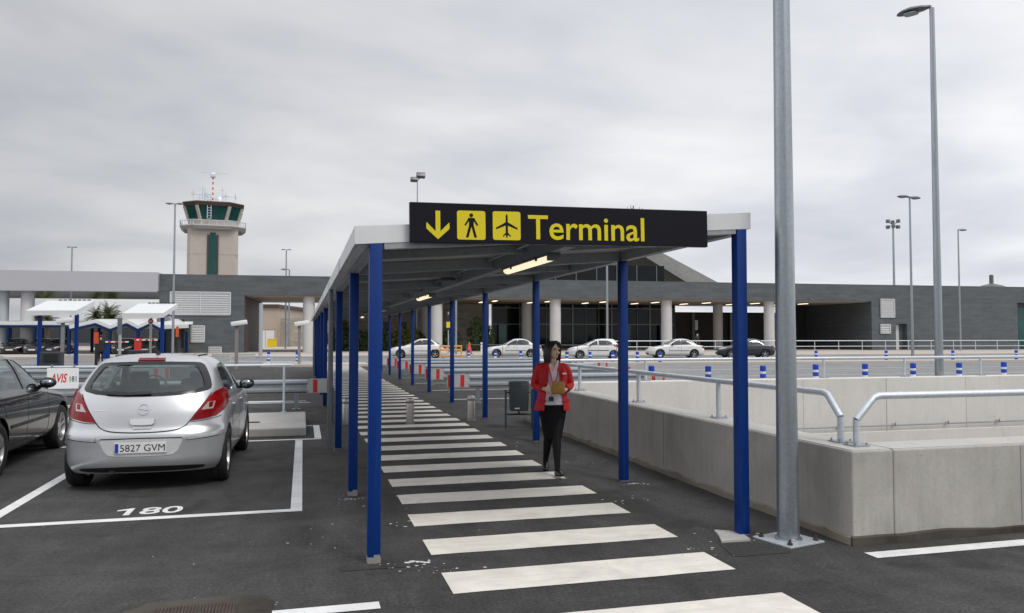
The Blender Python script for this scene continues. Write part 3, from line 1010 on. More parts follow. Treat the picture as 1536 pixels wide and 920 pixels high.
def lip(o, p0, p1, out, n, mat):
    """ragged strip of the footing showing at the foot of a wall"""
    mb = MB()
    ox, oy = o.location.x, o.location.y
    p0, p1 = Vector(p0), Vector(p1)
    ov = Vector(out)
    pts = []
    for i in range(n + 1):
        p = p0.lerp(p1, i / n)
        h = .07 + .012 * math.sin(i * .53) + .008 * math.sin(i * 1.7 + 1) + random.uniform(-.004, .004)
        w = .022 + .006 * math.sin(i * .8) + random.uniform(-.003, .003)
        pts.append((Vector((p.x - ox, p.y - oy, 0)), h, w))
    for (a, ha, wa), (b, hb, wb) in zip(pts[:-1], pts[1:]):
        mb.quad([a + ov * wa, b + ov * wb, b + ov * wb + Vector((0, 0, hb - .015)), a + ov * wa + Vector((0, 0, ha - .015))])
        mb.quad([a + ov * wa + Vector((0, 0, ha - .015)), b + ov * wb + Vector((0, 0, hb - .015)), b - ov * .01 + Vector((0, 0, hb)), a - ov * .01 + Vector((0, 0, ha))])
    mb.build('footing_lip', MT[mat], o, fix=False, merge=.0005)


w1 = wall('parapet_wall', 'low concrete wall running beside the covered walkway, stained grey', XL, XL + WTH, YF, YB, None)
wbox(w1, 'wall_body', MT['conc'], XL, XL + WTH, YF + .0, YB, -3.2, WT, .014)
wbox(w1, 'wall_cap', MT['conc_top'], XL + .018, XL + WTH - .018, YF + .02, YB - .02, WT, WT + .006)
lip(w1, (XL, YF, 0), (XL, YB, 0), (-1, 0, 0), 120, 'lip_sand')
w2 = wall('parapet_wall', 'low concrete wall facing the camera, right of the tall near lamp post', XL + WTH, PX1, YF, YF + WTH, None)
wbox(w2, 'wall_body', MT['conc'], XL + WTH + .003, PX1 + .4, YF, YF + WTH, -3.2, WT, .014)
wbox(w2, 'wall_cap', MT['conc_top'], XL + WTH + .003, PX1 + .38, YF + .018, YF + WTH - .018, WT, WT + .006)
lip(w2, (XL - .02, YF, 0), (PX1, YF, 0), (0, -1, 0), 150, 'drain_mortar')
for xx in (6.05, 8.6, 11.1):
    wbox(w2, 'joint', MT['conc_dark'], xx - .004, xx + .004, YF - .0025, YF + .01, .09, WT - .014)
wbox(w1, 'joint', MT['conc_dark'], XL - .0025, XL + .01, 8.9, 8.912, .09, WT - .014)
w3 = wall('retaining_wall', 'pale concrete retaining wall on the far side of the sunken ramp', XL + WTH, PX1, YB - .3, YB, None)
wbox(w3, 'wall_body', MT['conc_pit'], XL + WTH + .003, PX1 + .4, YB - .36, YB, -3.2, WT, .012)
for i, xx in enumerate((6.4, 8.45, 10.55, 12.7, 14.9, 17.1, 19.3)):
    wbox(w3, 'joint', MT['conc_rust'] if i % 2 == 0 else MT['conc_dark'], xx - .006, xx + .006, YB - .3625, YB - .35, -3.2, WT - .012)
wbox(w3, 'ledge', MT['conc_pit'], XL + WTH + .003, PX1, YB - .43, YB - .355, -3.2, -.43, .008)
mb = MB()
mb.tube([(4.8 - w3.location.x, -.285 , -.30), (38 - w3.location.x, -.285, -.30)], .017, 8)
x = 5.6
while x < 20:
    mb.box((x - w3.location.x, -.245, -.30), (.03, .10, .05))
    mb.tube([(x - w3.location.x, -.30, -.30), (x - w3.location.x, -.30, -.24)], .012, 6)
    x += 1.45
mb.build('pipe_run', MT['galv'], w3, smooth=True)
w4 = wall('retaining_wall', 'far right end wall of the sunken ramp, outside the frame', PX1, PX1 + .4, YF + .4, YB - .36, None)
wbox(w4, 'wall_body', MT['conc_pit'], PX1, PX1 + .4, YF + WTH + .003, YB - .363, -3.2, WT, .012)

# ---- galvanised handrails on the walls


def rail(name, label, pts, posts, z0, r=.031, plate=True, ends=()):
    o = thing(name, label, 'handrail', (pts[0][0], pts[0][1], z0), 0, 'tubular handrails round the sunken ramp')
    b = o.location
    mb = MB()
    mb.tube([Vector(p) - b for p in pts], r, 12)
    mb.build('top_tube', MT['galv_light'], o, smooth=True, ang=60)
    for (x, y, zt) in posts:
        mb = MB()
        mb.tube([(x - b.x, y - b.y, .008), (x - b.x, y - b.y, zt - z0)], .028, 12)
        p = mb.build('post', MT['galv_light'], o, smooth=True)
        mb = MB()
        mb.box((x - b.x, y - b.y, .006), (.15, .15, .012), bevel=.003)
        for sx in (-1, 1):
            for sy in (-1, 1):
                mb.tube([(x - b.x + sx * .055, y - b.y + sy * .055, .01), (x - b.x + sx * .055, y - b.y + sy * .055, .032)], .009, 6)
        q = mb.build('base_plate', MT['galv'], o, smooth=True)
        q.parent = p
    return o


ZC = WT + .006
RXL = 4.59
rail('handrail', 'galvanised handrail along the wall beside the covered walkway, ending near the corner',
     [(RXL, 5.93, ZC + .22), (RXL, 6.10, 1.17), (RXL, 6.16, 1.185), (RXL, 15.0, 1.185)],
     [(RXL, 5.93, ZC + .22)] + [(RXL, y, 1.17) for y in (8.02, 10.22, 12.65, 14.9)], ZC)
rail('handrail', 'galvanised handrail along the front wall, starting at the near corner',
     [(4.56, 5.69, ZC + .22), (4.74, 5.69, 1.17), (4.79, 5.69, 1.185), (36, 5.69, 1.185)],
     [(4.56, 5.69, ZC + .22)] + [(x, 5.69, 1.17) for x in (6.95, 9.1, 11.3, 13.5, 16, 19)], WT + .006)
rail('handrail', 'galvanised handrail on the far retaining wall, in front of the striped bollards',
     [(4.62, YB - .13, 1.20), (36, YB - .13, 1.20)],
     [(4.62 + .15 + 2.16 * i, YB - .13, 1.19) for i in range(12)], WT)

# ================================================================== LAMP POSTS


def luminaire(parent, at, dirv, L=.62):
    """cobra-head street lantern reaching from `at` along the horizontal dirv"""
    d = Vector(dirv).normalized()
    s = d.cross(Vector((0, 0, 1)))
    mb = MB()
    sec = [(0, .05, .04), (.12, .065, .05), (.25, .125, .062), (.55, .16, .075), (.8, .14, .06), (.95, .075, .04), (1.0, .02, .02)]
    rings = []
    for t_, w, h in sec:
        c = Vector(at) + d * (t_ * L) + Vector((0, 0, .05 + .02 * math.sin(t_ * 3)))
        rings.append([mb.bm.verts.new(c + s * (w * math.cos(a) * L / .62) + Vector((0, 0, (h * math.sin(a) if math.sin(a) > 0 else h * .35 * math.sin(a)) * L / .62)))
                      for a in [6.283 * i / 14 for i in range(14)]])
    for A, B in zip(rings[:-1], rings[1:]):
        for j in range(14):
            mb.face([A[j], A[(j + 1) % 14], B[(j + 1) % 14], B[j]])
    mb.face(rings[0]); mb.face(rings[-1])
    hd_ = mb.build('lantern', MT['lampgrey'], parent, smooth=True, ang=50)
    mb = MB()
    c0 = Vector(at) + d * (.58 * L) + Vector((0, 0, .05 - .022 * L / .62))
    m = []
    for i in range(16):
        a = 6.283 * i / 16
        m.append(c0 + d * (.21 * L * math.copysign(abs(math.cos(a)) ** .6, math.cos(a))) + s * (.11 * L / .62 * math.copysign(abs(math.sin(a)) ** .6, math.sin(a))))
    mb.prism(m, (0, 0, -.022))
    g = mb.build('lamp_glass', MT['lampglass'], parent)
    g.parent = hd_
    return hd_


def lamp_post(label, loc, h, r0, r1, heads, L=.62, base=.38, rz=0.0, group='galvanised street lamps', octa=8, cat='lamp post'):
    o = thing('lamp_post', label, cat, loc, rz, group)
    mb = MB()
    mb.tube([(0, 0, .016), (0, 0, h * .5), (0, 0, h)], [r0, (r0 + r1) / 2, r1], 20 if r0 > .08 else 10)
    if r0 > .08:
        mb.tube([(0, 0, .016), (0, 0, .03), (0, 0, .036)], [r0 + .02, r0 + .02, r0 + .002], 20)
    mb.build('pole', MT['galv'] if r0 > .08 else MT['galv_dull'], o, smooth=True)
    mb = MB()
    mb.box((0, 0, .009), (base, base, .016), bevel=.003)
    pl = mb.build('base_plate', MT['galv_light'], o)
    if base > .3:
        for sx in (-1, 1):
            for sy in (-1, 1):
                mb = MB()
                mb.lathe([(.022, .017), (.022, .035), (.010, .0355), (.010, .06), (0, .06)], (sx * base * .38, sy * base * .38, 0), 6)
                nb = mb.build('bolt', MT['rust'], o)
                nb.parent = pl
    for d in heads:
        luminaire(o, (d[0] * .02, d[1] * .02, h - .02), (d[0], d[1], 0), L)
    return o


lamp_post('tall galvanised lamp post standing close to the camera at the wall corner', (3.915, 5.735, 0), 9.6, .091, .042, [(-1, .15)], .66, .40, R(14))
p = AT(1409, 560, 18.6)
lamp_post('tall galvanised lamp post beyond the far ramp wall, with a single drooping lantern', (p.x, p.y, 0), 1.7 + (504 - 5) * 18.6 / FPX, .10, .055, [(-.5, .86)], .78, .40)
p = AT(1369, 532, 63)
lamp_post('slim lamp post with two lanterns back to back before the dark terminal wall', (p.x, p.y, 0), 1.7 + (504 - 296) * 63 / FPX, .11, .07, [(-1, -.1), (1, .25)], 1.25, .3)
p = AT(1441, 528, 82)
lamp_post('slim lamp post with one lantern, farthest right against the terminal wall', (p.x, p.y, 0), 1.7 + (504 - 345) * 82 / FPX, .11, .07, [(1, .1)], 1.15, .3)
p = AT(259, 531, 66)
lamp_post('slim lamp post in front of the louvred left block of the terminal', (p.x, p.y, 0), 1.7 + (504 - 306) * 66 / FPX, .11, .07, [(-1, -.1), (.9, -.3)], .75, .3)
p = AT(911, 515, 64)
lamp_post('white lamp post in front of the terminal columns, right of the red jacketed woman', (p.x, p.y, 0), 1.7 + (504 - 397) * 64 / FPX, .10, .08, [(1, 0)], .9, .3)
p = AT(684, 520, 66)
lamp_post('white lamp post by the granite wall, seen between the walkway posts', (p.x, p.y, 0), 1.7 + (504 - 445) * 66 / FPX + 3, .10, .08, [(1, .2)], .9, .3)
p = AT(428, 520, 95)
lamp_post('slim lamp post seen through the left opening of the terminal, beside a shorter one', (p.x, p.y, 0), 1.7 + (504 - 375) * 95 / FPX, .12, .08, [(-1, 0), (1, 0)], .6, .3)
p = AT(433, 518, 110)
lamp_post('shorter slim lamp post just right of another behind the left opening', (p.x, p.y, 0), 1.7 + (504 - 405) * 110 / FPX, .13, .1, [(-1, 0)], 1.2, .3)
p = AT(105, 520, 150)
lamp_post('distant slim lamp post above the pale flat porch roof at far left', (p.x, p.y, 0), 1.7 + (504 - 371) * 150 / FPX, .17, .13, [(-1, 0), (1, 0)], .95, .3)
p = AT(625, 520, 85)
o = lamp_post('floodlight mast with two large flood lamps rising behind the Terminal sign', (p.x, p.y, 0), 1.7 + (504 - 268) * 85 / FPX, .13, .06, [], .6, .4, cat='floodlight mast')
hz = o.location.z + 1.7 + (504 - 268) * 85 / FPX
for dx, dz, sz in ((.35, .45, 1.0), (-.42, -.05, .75)):
    mb = MB()
    mb.box((dx, -.1, hz + dz), (sz * .95, .5, sz * .55), rx=R(-28), bevel=.06)
    mb.tube([(0, 0, hz - .1), (dx, 0, hz + dz - .2)], .05, 8)
    mb.build('flood_lamp', MT['lampgrey'], o, smooth=True)
p = AT(1342, 470, 125)
hm = 1.7 + (504 - 335) * 125 / FPX
o = lamp_post('tall apron floodlight mast with clustered lamps behind the right part of the terminal', (p.x, p.y, 0), hm, .22, .14, [], .6, .5, cat='floodlight mast')
for i in range(6):
    a = 6.283 * i / 6
    mb = MB()
    mb.box((math.cos(a) * .95, math.sin(a) * .7, hm + (.35 if i % 2 else -.5)), (.55, .5, .55), rz=a, bevel=.08)
    mb.tube([(0, 0, hm - .3), (math.cos(a) * .9, math.sin(a) * .66, hm + (.3 if i % 2 else -.45))], .06, 6)
    mb.build('flood_lamp', MT['lampgrey'], o, smooth=True)

# ================================================================== CRASH BARRIERS


def guardrail(label, x0, x1, y, ends, zc=.56, n_posts=None, red_to_left=True):
    """steel W-beam rail along X with rounded end pieces carrying red and grey reflective bands"""
    o = thing('guardrail', label, 'crash barrier', (x0, y, 0), 0, 'steel crash barriers across the car park')
    L = x1 - x0
    mb = MB()
    prof = [(-.015, .155), (-.075, .125), (-.08, .075), (-.02, .03), (-.02, -.03), (-.08, -.075), (-.075, -.125), (-.015, -.155)]
    for (ya, za), (yb, zb) in zip(prof[:-1], prof[1:]):
        mb.prism([(0, ya, zc + za), (L, ya, zc + za), (L, yb, zc + zb), (0, yb, zc + zb)], (0, .004, 0))
    mb.build('beam', MT['beam'], o)
    n = max(2, int(L / 2.0) + 1)
    for i in range(n):
        px = .25 + (L - .5) * i / (n - 1)
        mb = MB()
        mb.bx(px - .045, px + .045, .005, .012, .008, zc + .13)
        mb.bx(px - .045, px - .038, .013, .06, .008, zc + .13)
        mb.bx(px - .09, px + .09, -.04, .10, .0, .008)
        mb.build('post', MT['galv'], o)
    for e in ends:
        ex, s = (0, -1) if e == 'L' else (L, 1)
        # wrap-round nose: half circle plan, radius .16
        mb = MB()
        pts = []
        for i in range(15):
            a = -math.pi / 2 + math.pi * i / 14
            pts.append((ex + s * (.43 + .12 * math.cos(a)), .06 + .12 * math.sin(a)))
        pts = [(ex - s * .02, -.062)] + pts + [(ex + s * .05, .18)]
        for (xa, ya), (xb, yb) in zip(pts[:-1], pts[1:]):
            mb.quad([(xa, ya, zc - .16), (xb, yb, zc - .16), (xb, yb, zc + .16), (xa, ya, zc + .16)])
        t = mb.build('end_piece', MT['plate_grey'], o, smooth=True, fix=False, merge=.0005)
        for k_b in (0, 1):
            mb = MB()
            if k_b == 0:
                xa, xb = ex + s * .12, ex + s * .22
                mb.quad([(xa, -.0655, zc - .15), (xb, -.0655, zc - .15), (xb, -.0655, zc + .15), (xa, -.0655, zc + .15)])
            else:
                seg = []
                for i in range(5):
                    a = -math.pi / 2 + R(4 + 50 * i / 4)
                    seg.append((ex + s * (.43 + .124 * math.cos(a)), .06 + .124 * math.sin(a)))
                for (xa, ya), (xb, yb) in zip(seg[:-1], seg[1:]):
                    mb.quad([(xa, ya, zc - .15), (xb, yb, zc - .15), (xb, yb, zc + .15), (xa, ya, zc + .15)])
            q = mb.build('red_band', MT['red'], None, fix=False, merge=.0005)
            q.parent = t
    return o


right_ends = [9.0, 9.6, 10.3, 10.7, 11.0]
for i, (yy, xe) in enumerate(zip((19.45, 23.15, 26.8, 30.45, 34.1), right_ends)):
    guardrail('%s crash barrier from the camera, right of the walkway, with red banded nose' % ORD[i], 4.08, xe, yy + .05, 'LR')
guardrail('near crash barrier left of the walkway, behind the silver car, its nose red banded', -14, .12, 18.9, 'R', .53)
guardrail('second crash barrier left of the walkway, behind the near one', -18, -4.6, 26.6, 'R', .53)

# ---- kerb island with tubular fence, at the head of the bays
isl = MB()
isl.bx(-14, .07, 13.75, 16.6, 0, .15, .02)
tag(isl.build('kerb_island', MT['kerb']), kind='structure')
g = G(383, 641, .15)
mb = MB()
mb.bx(-.42, .42, -.10, .10, .001, .006)
for i in range(20):
    mb.bx(-.40 + i * .04, -.385 + i * .04, -.085, .085, .0065, .010)
o = mb.build('drain_grate', MT['rust'])
o.location = (-1.15, 14.75, .15)
tag(o, 'flat drain grate set in the kerb island right of the silver car', 'drain grate')


def tube_fence(name, label, pts, zs, post_step, h, r=.024, mat=None, cat='fence', rp=None):
    o = thing(name, label, cat, pts[0], 0)
    b = Vector(pts[0])
    mat = mat or MT['galv_light']
    for k, z in enumerate(zs):
        mb = MB()
        mb.tube([Vector(p) - b + Vector((0, 0, z)) for p in pts], r if k == 0 else r * .8, 8)
        mb.build('rail', mat, o, smooth=True)
    for p, q in zip(pts[:-1], pts[1:]):
        p, q = Vector(p), Vector(q)
        L = (q - p).length
        n = max(1, int(round(L / post_step)))
        for i in range(n + 1):
            c = p.lerp(q, i / n) - b
            mb = MB()
            mb.tube([c, c + Vector((0, 0, h))], rp or r, 8)
            mb.box((c.x, c.y, .006 + c.z), (.12, .12, .012))
            mb.build('post', mat, o, smooth=True)
    return o


tf = tube_fence('tube_fence', 'pale tubular fence on the kerb island behind the silver car', [(-.36, 16.5, .15), (-12.4, 16.5, .15)], [.96, .22], 3.0, .96)
mb = MB()
mb.tube([(.005, 0, .96), (.14, 0, .96), (.18, 0, .94)], .0235, 8)
mb.build('rail', MT['galv_light'], tf, smooth=True)
a = sight(69, 568); a = a * (16.40 / a.y); b = sight(117, 568); b = b * (16.40 / b.y)
ad = thing('bay_sign', 'white board with red AVIS lettering and bay number 181 hung on the tubular fence', 'sign', ((a.x + b.x) / 2, 16.44, EYE + (a.z + b.z) / 2))
hw = (b.x - a.x) / 2
mb = MB()
mb.box((0, .01, 0), (hw * 2, .012, .39), bevel=.003)
mb.build('panel', MT['board'], ad)
mb = MB()
for sx in (-.7, .7):
    mb.box((sx * hw, .03, .2), (.03, .03, .12))
mb.build('hook', MT['galv'], ad)
text_obj('lettering', 'AVIS', MT['letter_red'], ad, (-hw * .78, hw * .28, -.08, .09), 'XZ', .003, .018, .25, .004)
text_obj('lettering', '181', MT['ink'], ad, (hw * .44, hw * .86, -.065, .04), 'XZ', .003, .006, 0, .004)

# ================================================================== BOLLARDS, BIN, DELINEATORS
for i, (u, v, lab) in enumerate(((615, 636, 'brushed steel bollard standing in the middle of the zebra crossing'),
                                 (707, 631, 'brushed steel bollard at the right edge of the crossing, left of the litter bin'),
                                 (519, 637, 'brushed steel bollard at the left edge of the crossing, half hidden by blue posts'))):
    c = G(u, v)
    o = thing('steel_bollard', lab, 'bollard', c, 0, 'steel bollards across the walkway')
    mb = MB()
    mb.lathe([(.078, .0), (.078, .47), (.074, .485), (.055, .495), (0, .498)], n=24)
    mb.build('body', MT['steel'], o, smooth=True)
    mb = MB()
    mb.lathe([(.092, .001), (.092, .012), (.079, .014)], n=24)
    mb.build('collar', MT['galv'], o, smooth=True)
    mb = MB()
    mb.lathe([(.0795, .40), (.0800, .41), (.0800, .43), (.0795, .44)], n=24)
    mb.build('band', MT['mullion'], o, smooth=True)

c = (G(760, 646) + G(796, 640)) / 2
bn = thing('litter_bin', 'dark grey litter bin hung in a tubular frame left of the red jacketed woman', 'litter bin', (c.x, c.y, 0), R(-8))
mb = MB()
ring = []
for z, r, in ((.33, .165), (.36, .172), (.80, .188), (.86, .19)):
    ring.append([mb.bm.verts.new((math.copysign(abs(math.cos(a)) ** .75, math.cos(a)) * r, math.copysign(abs(math.sin(a)) ** .75, math.sin(a)) * r * .82, z)) for a in [6.283 * i / 28 for i in range(28)]])
inner = [[mb.bm.verts.new((v.co.x * .92, v.co.y * .92, z)) for v in ring[3]] for z in (.86, .5)]
seq = ring + inner
for A, B in zip(seq[:-1], seq[1:]):
    for j in range(28):
        mb.face([A[j], A[(j + 1) % 28], B[(j + 1) % 28], B[j]])
mb.face(ring[0]); mb.face(inner[-1])
mb.build('bucket', MT['bin'], bn, smooth=True)
mb = MB()
for z in (.80, .845):
    mb.lathe([(.193, z), (.196, z + .006), (.193, z + .012)], n=28, cap=False)
for v in mb.bm.verts:
    v.co.y *= .84
mb.build('rim', MT['bin'], bn, smooth=True)
mb = MB()
mb.tube([(-.245, 0, 0), (-.245, 0, .72)], .019, 10)
mb.tube([(.245, 0, 0), (.245, 0, .72)], .019, 10)
mb.tube([(-.245, 0, .26), (.245, 0, .26)], .017, 10)
for s in (-1, 1):
    mb.tube([(s * .245, 0, .66), (s * .18, 0, .66)], .014, 8)
    mb.box((s * .245, 0, .005), (.1, .1, .01))
mb.tube([(0, 0, .26), (0, 0, .33)], .015, 8)
mb.build('frame', MT['bin'], bn, smooth=True)
mb = MB()
mb.box((-.05, -.150, .38), (.09, .004, .025))
mb.build('maker_plate', MT['plate_grey'], bn)


def delineator_proto(base):
    o = thing('delineator', 'x', 'delineator post', (0, 0, 0), 0, 'blue and white striped delineator posts')
    mb = MB()
    mb.lathe([(.105, .0), (.105, .02), (.1, .03), (.1, .73), (.085, .75), (0, .755)], n=18)
    mb.build('tube', MT['delwhite'], o, smooth=True)
    for z0, z1 in ((.57, .74), (.36, .495), (.15, .27)):
        mb = MB()
        top = [(.090, z1 + .012), (0, z1 + .017)] if z1 > .7 else [(.1015, z1)]
        mb.lathe([(.1015, z0), (.108, z0 + .008), (.108, z1 - .01)] + top, n=18)
        mb.build('blue_band', MT['delblue'], o, smooth=True)
    if base:
        mb = MB()
        mb.lathe([(.21, 0), (.21, .03), (.12, .06)], n=18)
        mb.build('base', MT['delblue'], o, smooth=True)
    return o


dp = delineator_proto(True)
first = True


dp.scale = (.88, .88, 1.0)


def put_del(u, d, label, rot=0):
    global first
    q = AT(u, 520, d)
    if first:
        first = False
        dp.location = (q.x, q.y, .004)
        dp['label'] = label
        return dp
    return copy_tree(dp, label, (q.x, q.y, .004), rot)


near = [(1062, 24.6), (1144, 24.9), (1223, 26.0), (1297, 26.6), (1369, 27.2), (1438, 27.6), (1505, 28.4), (977, 24.8)]
near.sort()
for i, (u, d) in enumerate(near):
    put_del(u, d, '%s from left in the near row of blue white bollards beyond the ramp' % ORD[i])
far = [(1224, 50), (1329, 50.5), (1429, 51), (1524, 51.5)]
for i, (u, d) in enumerate(far):
    put_del(u, d, '%s from left of the small striped bollards below the dark terminal wall' % ORD[i])
mid = [(703, 52), (743, 51), (781, 50), (850, 47), (885, 46.5), (919, 46.5), (956, 46.5), (990, 46)]
for i, (u, d) in enumerate(mid):
    put_del(u, d, '%s from left of the small striped bollards in front of the white taxis' % ORD[i])
put_del(403, 48, 'left one of two striped bollards before the opening of the louvred block')
put_del(446, 47, 'right one of two striped bollards before the opening of the louvred block')
# ================================================================== CARS


def pchip(tab):
    xs = [t[0] for t in tab]
    n = len(xs)

    def col(k):
        ys = [t[k] for t in tab]
        h = [xs[i + 1] - xs[i] for i in range(n - 1)]
        d = [(ys[i + 1] - ys[i]) / h[i] for i in range(n - 1)]
        m = [0.0] * n
        m[0], m[-1] = d[0], d[-1]
        for i in range(1, n - 1):
            if d[i - 1] * d[i] <= 0:
                m[i] = 0.0
            else:
                w1, w2 = 2 * h[i] + h[i - 1], h[i] + 2 * h[i - 1]
                m[i] = (w1 + w2) / (w1 / d[i - 1] + w2 / d[i])

        def f(x):
            x = max(xs[0], min(xs[-1], x))
            i = 0
            while i < n - 2 and x > xs[i + 1]:
                i += 1
            t = (x - xs[i]) / h[i]
            return (ys[i] * (1 + 2 * t) * (1 - t) ** 2 + h[i] * m[i] * t * (1 - t) ** 2
                    + ys[i + 1] * t * t * (3 - 2 * t) + h[i] * m[i + 1] * t * t * (t - 1))
        return f
    return [col(k) for k in range(1, len(tab[0]))]


class CarShape:
    """body given by horizontal slices: half width W, rear R, front F and corner depths at each height"""

    def __init__(self, tab, p=2.7):
        self.tab = tab
        self.W, self.R, self.F, self.CR, self.CF = pchip(tab)
        self.p = p
        self.z0, self.z1 = tab[0][0], tab[-1][0]
        self.L = max(t[3] for t in tab)

    def barrel(self, y):
        return 1 - 0.035 * ((y - self.L / 2) / (self.L / 2)) ** 2

    def half(self, y, z):
        W, r, f, cr, cf = self.W(z), self.R(z), self.F(z), self.CR(z), self.CF(z)
        if y <= r or y >= f:
            return 0.0
        p = self.p
        k = 1.0
        if y < r + cr:
            k = max(0, 1 - ((r + cr - y) / cr) ** p) ** (1 / p)
        if y > f - cf:
            k = min(k, max(0, 1 - ((y - f + cf) / cf) ** p) ** (1 / p))
        return W * k * self.barrel(y)

    def rear(self, x, z):
        r, cr = self.R(z), self.CR(z)
        a, b = r, r + cr
        x = abs(x)
        if self.half(b, z) <= x:
            return b
        for _ in range(26):
            m = (a + b) / 2
            if self.half(m, z) < x:
                a = m
            else:
                b = m
        return b

    def front(self, x, z):
        f, cf = self.F(z), self.CF(z)
        a, b = f - cf, f
        x = abs(x)
        if self.half(a, z) <= x:
            return a
        for _ in range(26):
            m = (a + b) / 2
            if self.half(m, z) > x:
                a = m
            else:
                b = m
        return a

    def loft(self, nz=44, nq=13, ns=16, off=0.0, zlo=None, zhi=None, ylo=None, yhi=None):
        mb = MB()
        zlo = self.z0 if zlo is None else zlo
        zhi = self.z1 if zhi is None else zhi
        rings = []
        p = self.p
        for k in range(nz + 1):
            t = k / nz
            z = zlo + (zhi - zlo) * (1 - (1 - t) ** 1.25)
            W, r, f, cr, cf = self.W(z) - off, self.R(z) + off, self.F(z) - off, self.CR(z), self.CF(z)
            if ylo is not None:
                r, f = max(r, ylo), min(f, yhi)
            cr = min(cr, (f - r) * .5); cf = min(cf, (f - r) * .5)
            half = []
            for i in range(nq + 1):
                a = math.pi / 2 * i / nq
                half.append((W * math.sin(a) ** (2 / p), r + cr - cr * math.cos(a) ** (2 / p) if i < nq else r + cr))
            for i in range(1, ns):
                half.append((W, r + cr + (f - cf - r - cr) * i / ns))
            for i in range(nq + 1):
                a = math.pi / 2 * (1 - i / nq)
                half.append((W * max(0, math.sin(a)) ** (2 / p), f - cf + cf * max(0, math.cos(a)) ** (2 / p)))
            ring = [(x * self.barrel(y), y, z) for x, y in half] + [(-x * self.barrel(y), y, z) for x, y in half[-2:0:-1]]
            rings.append([mb.bm.verts.new(q) for q in ring])
        n = len(rings[0])
        for A, B in zip(rings[:-1], rings[1:]):
            for j in range(n):
                mb.face([A[j], A[(j + 1) % n], B[(j + 1) % n], B[j]])
        mb.face(rings[0][::-1])
        # roof cap as strips across
        T = rings[-1]
        for j in range(n // 2):
            a, b = T[j], T[j + 1]
            c, d = T[(n - j - 1) % n], T[(n - j) % n]
            q = []
            for v in (a, b, c, d):
                if v not in q:
                    q.append(v)
            if len(q) > 2:
                mb.face(q)
        return mb


def patch(poly, sfn, off, thick, name, mats, parent, step=.045, smooth=True):
    """panel cut to a 2-D outline and pressed onto the body: sfn(a, b) -> (point, normal)"""
    mb = MB()
    bm = mb.bm
    f = bm.faces.new([bm.verts.new((a, b, 0)) for a, b in poly])
    lo = [min(p[i] for p in poly) for i in (0, 1)]
    hi = [max(p[i] for p in poly) for i in (0, 1)]
    for ax in (0, 1):
        k = int((hi[ax] - lo[ax]) / step) + 1
        for i in range(1, k):
            co = [0, 0, 0]
            no = [0, 0, 0]
            co[ax] = lo[ax] + (hi[ax] - lo[ax]) * i / k
            no[ax] = 1
            bmesh.ops.bisect_plane(bm, geom=bm.verts[:] + bm.edges[:] + bm.faces[:], dist=1e-6, plane_co=co, plane_no=no)
    inner = {}
    bnd = [e for e in bm.edges if len(e.link_faces) == 1]
    for v in bm.verts[:]:
        p, n = sfn(v.co.x, v.co.y)
        inner[v] = p + n * (off - thick)
        v.co = p + n * off
    made = {}
    for e in bnd:
        for v in e.verts:
            if v not in made:
                made[v] = bm.verts.new(inner[v])
        a, b = e.verts
        mb.face([a, b, made[b], made[a]])
    return mb.build(name, mats, parent, smooth=smooth, ang=40)


def ribbon(pts, w):
    """closed outline of a strip of width w along 2-D points"""
    L, Rr = [], []
    for i, p in enumerate(pts):
        a = pts[max(0, i - 1)]
        b = pts[min(len(pts) - 1, i + 1)]
        d = Vector((b[0] - a[0], b[1] - a[1]))
        d.normalize()
        n = Vector((-d.y, d.x)) * w / 2
        L.append((p[0] + n.x, p[1] + n.y))
        Rr.append((p[0] - n.x, p[1] - n.y))
    return L + Rr[::-1]


def curve2(pts, k=6):
    """Catmull-Rom through 2-D points"""
    out = []
    n = len(pts)
    for i in range(n - 1):
        p0, p1, p2, p3 = (Vector(pts[max(0, i - 1)]), Vector(pts[i]), Vector(pts[i + 1]), Vector(pts[min(n - 1, i + 2)]))
        for j in range(k):
            t = j / k
            q = .5 * (2 * p1 + (p2 - p0) * t + (2 * p0 - 5 * p1 + 4 * p2 - p3) * t * t + (3 * p1 - p0 - 3 * p2 + p3) * t ** 3)
            out.append((q.x, q.y))
    out.append(tuple(pts[-1]))
    return out


def closed2(pts, k=5):
    n = len(pts)
    out = []
    for i in range(n):
        p0, p1, p2, p3 = [Vector(pts[(i + j - 1) % n]) for j in range(4)]
        for j in range(k):
            t = j / k
            q = .5 * (2 * p1 + (p2 - p0) * t + (2 * p0 - 5 * p1 + 4 * p2 - p3) * t * t + (3 * p1 - p0 - 3 * p2 + p3) * t ** 3)
            out.append((q.x, q.y))
    return out


def mk_sfns(cs):
    def nrm(fn, a, b):
        e = .004
        p = fn(a, b)
        u = fn(a + e, b) - fn(a - e, b)
        v = fn(a, b + e) - fn(a, b - e)
        return p, u.cross(v).normalized()

    def rear(x, z):
        p, n = nrm(lambda a, b: Vector((a, cs.rear(a, b), b)), x, z)
        return p, (n if n.y < 0 else -n)

    def front(x, z):
        p, n = nrm(lambda a, b: Vector((a, cs.front(a, b), b)), x, z)
        return p, (n if n.y > 0 else -n)

    def side(s):
        def f(y, z):
            p, n = nrm(lambda a, b: Vector((s * cs.half(a, b), a, b)), y, z)
            return p, (n if n.x * s > 0 else -n)
        return f
    return rear, front, side


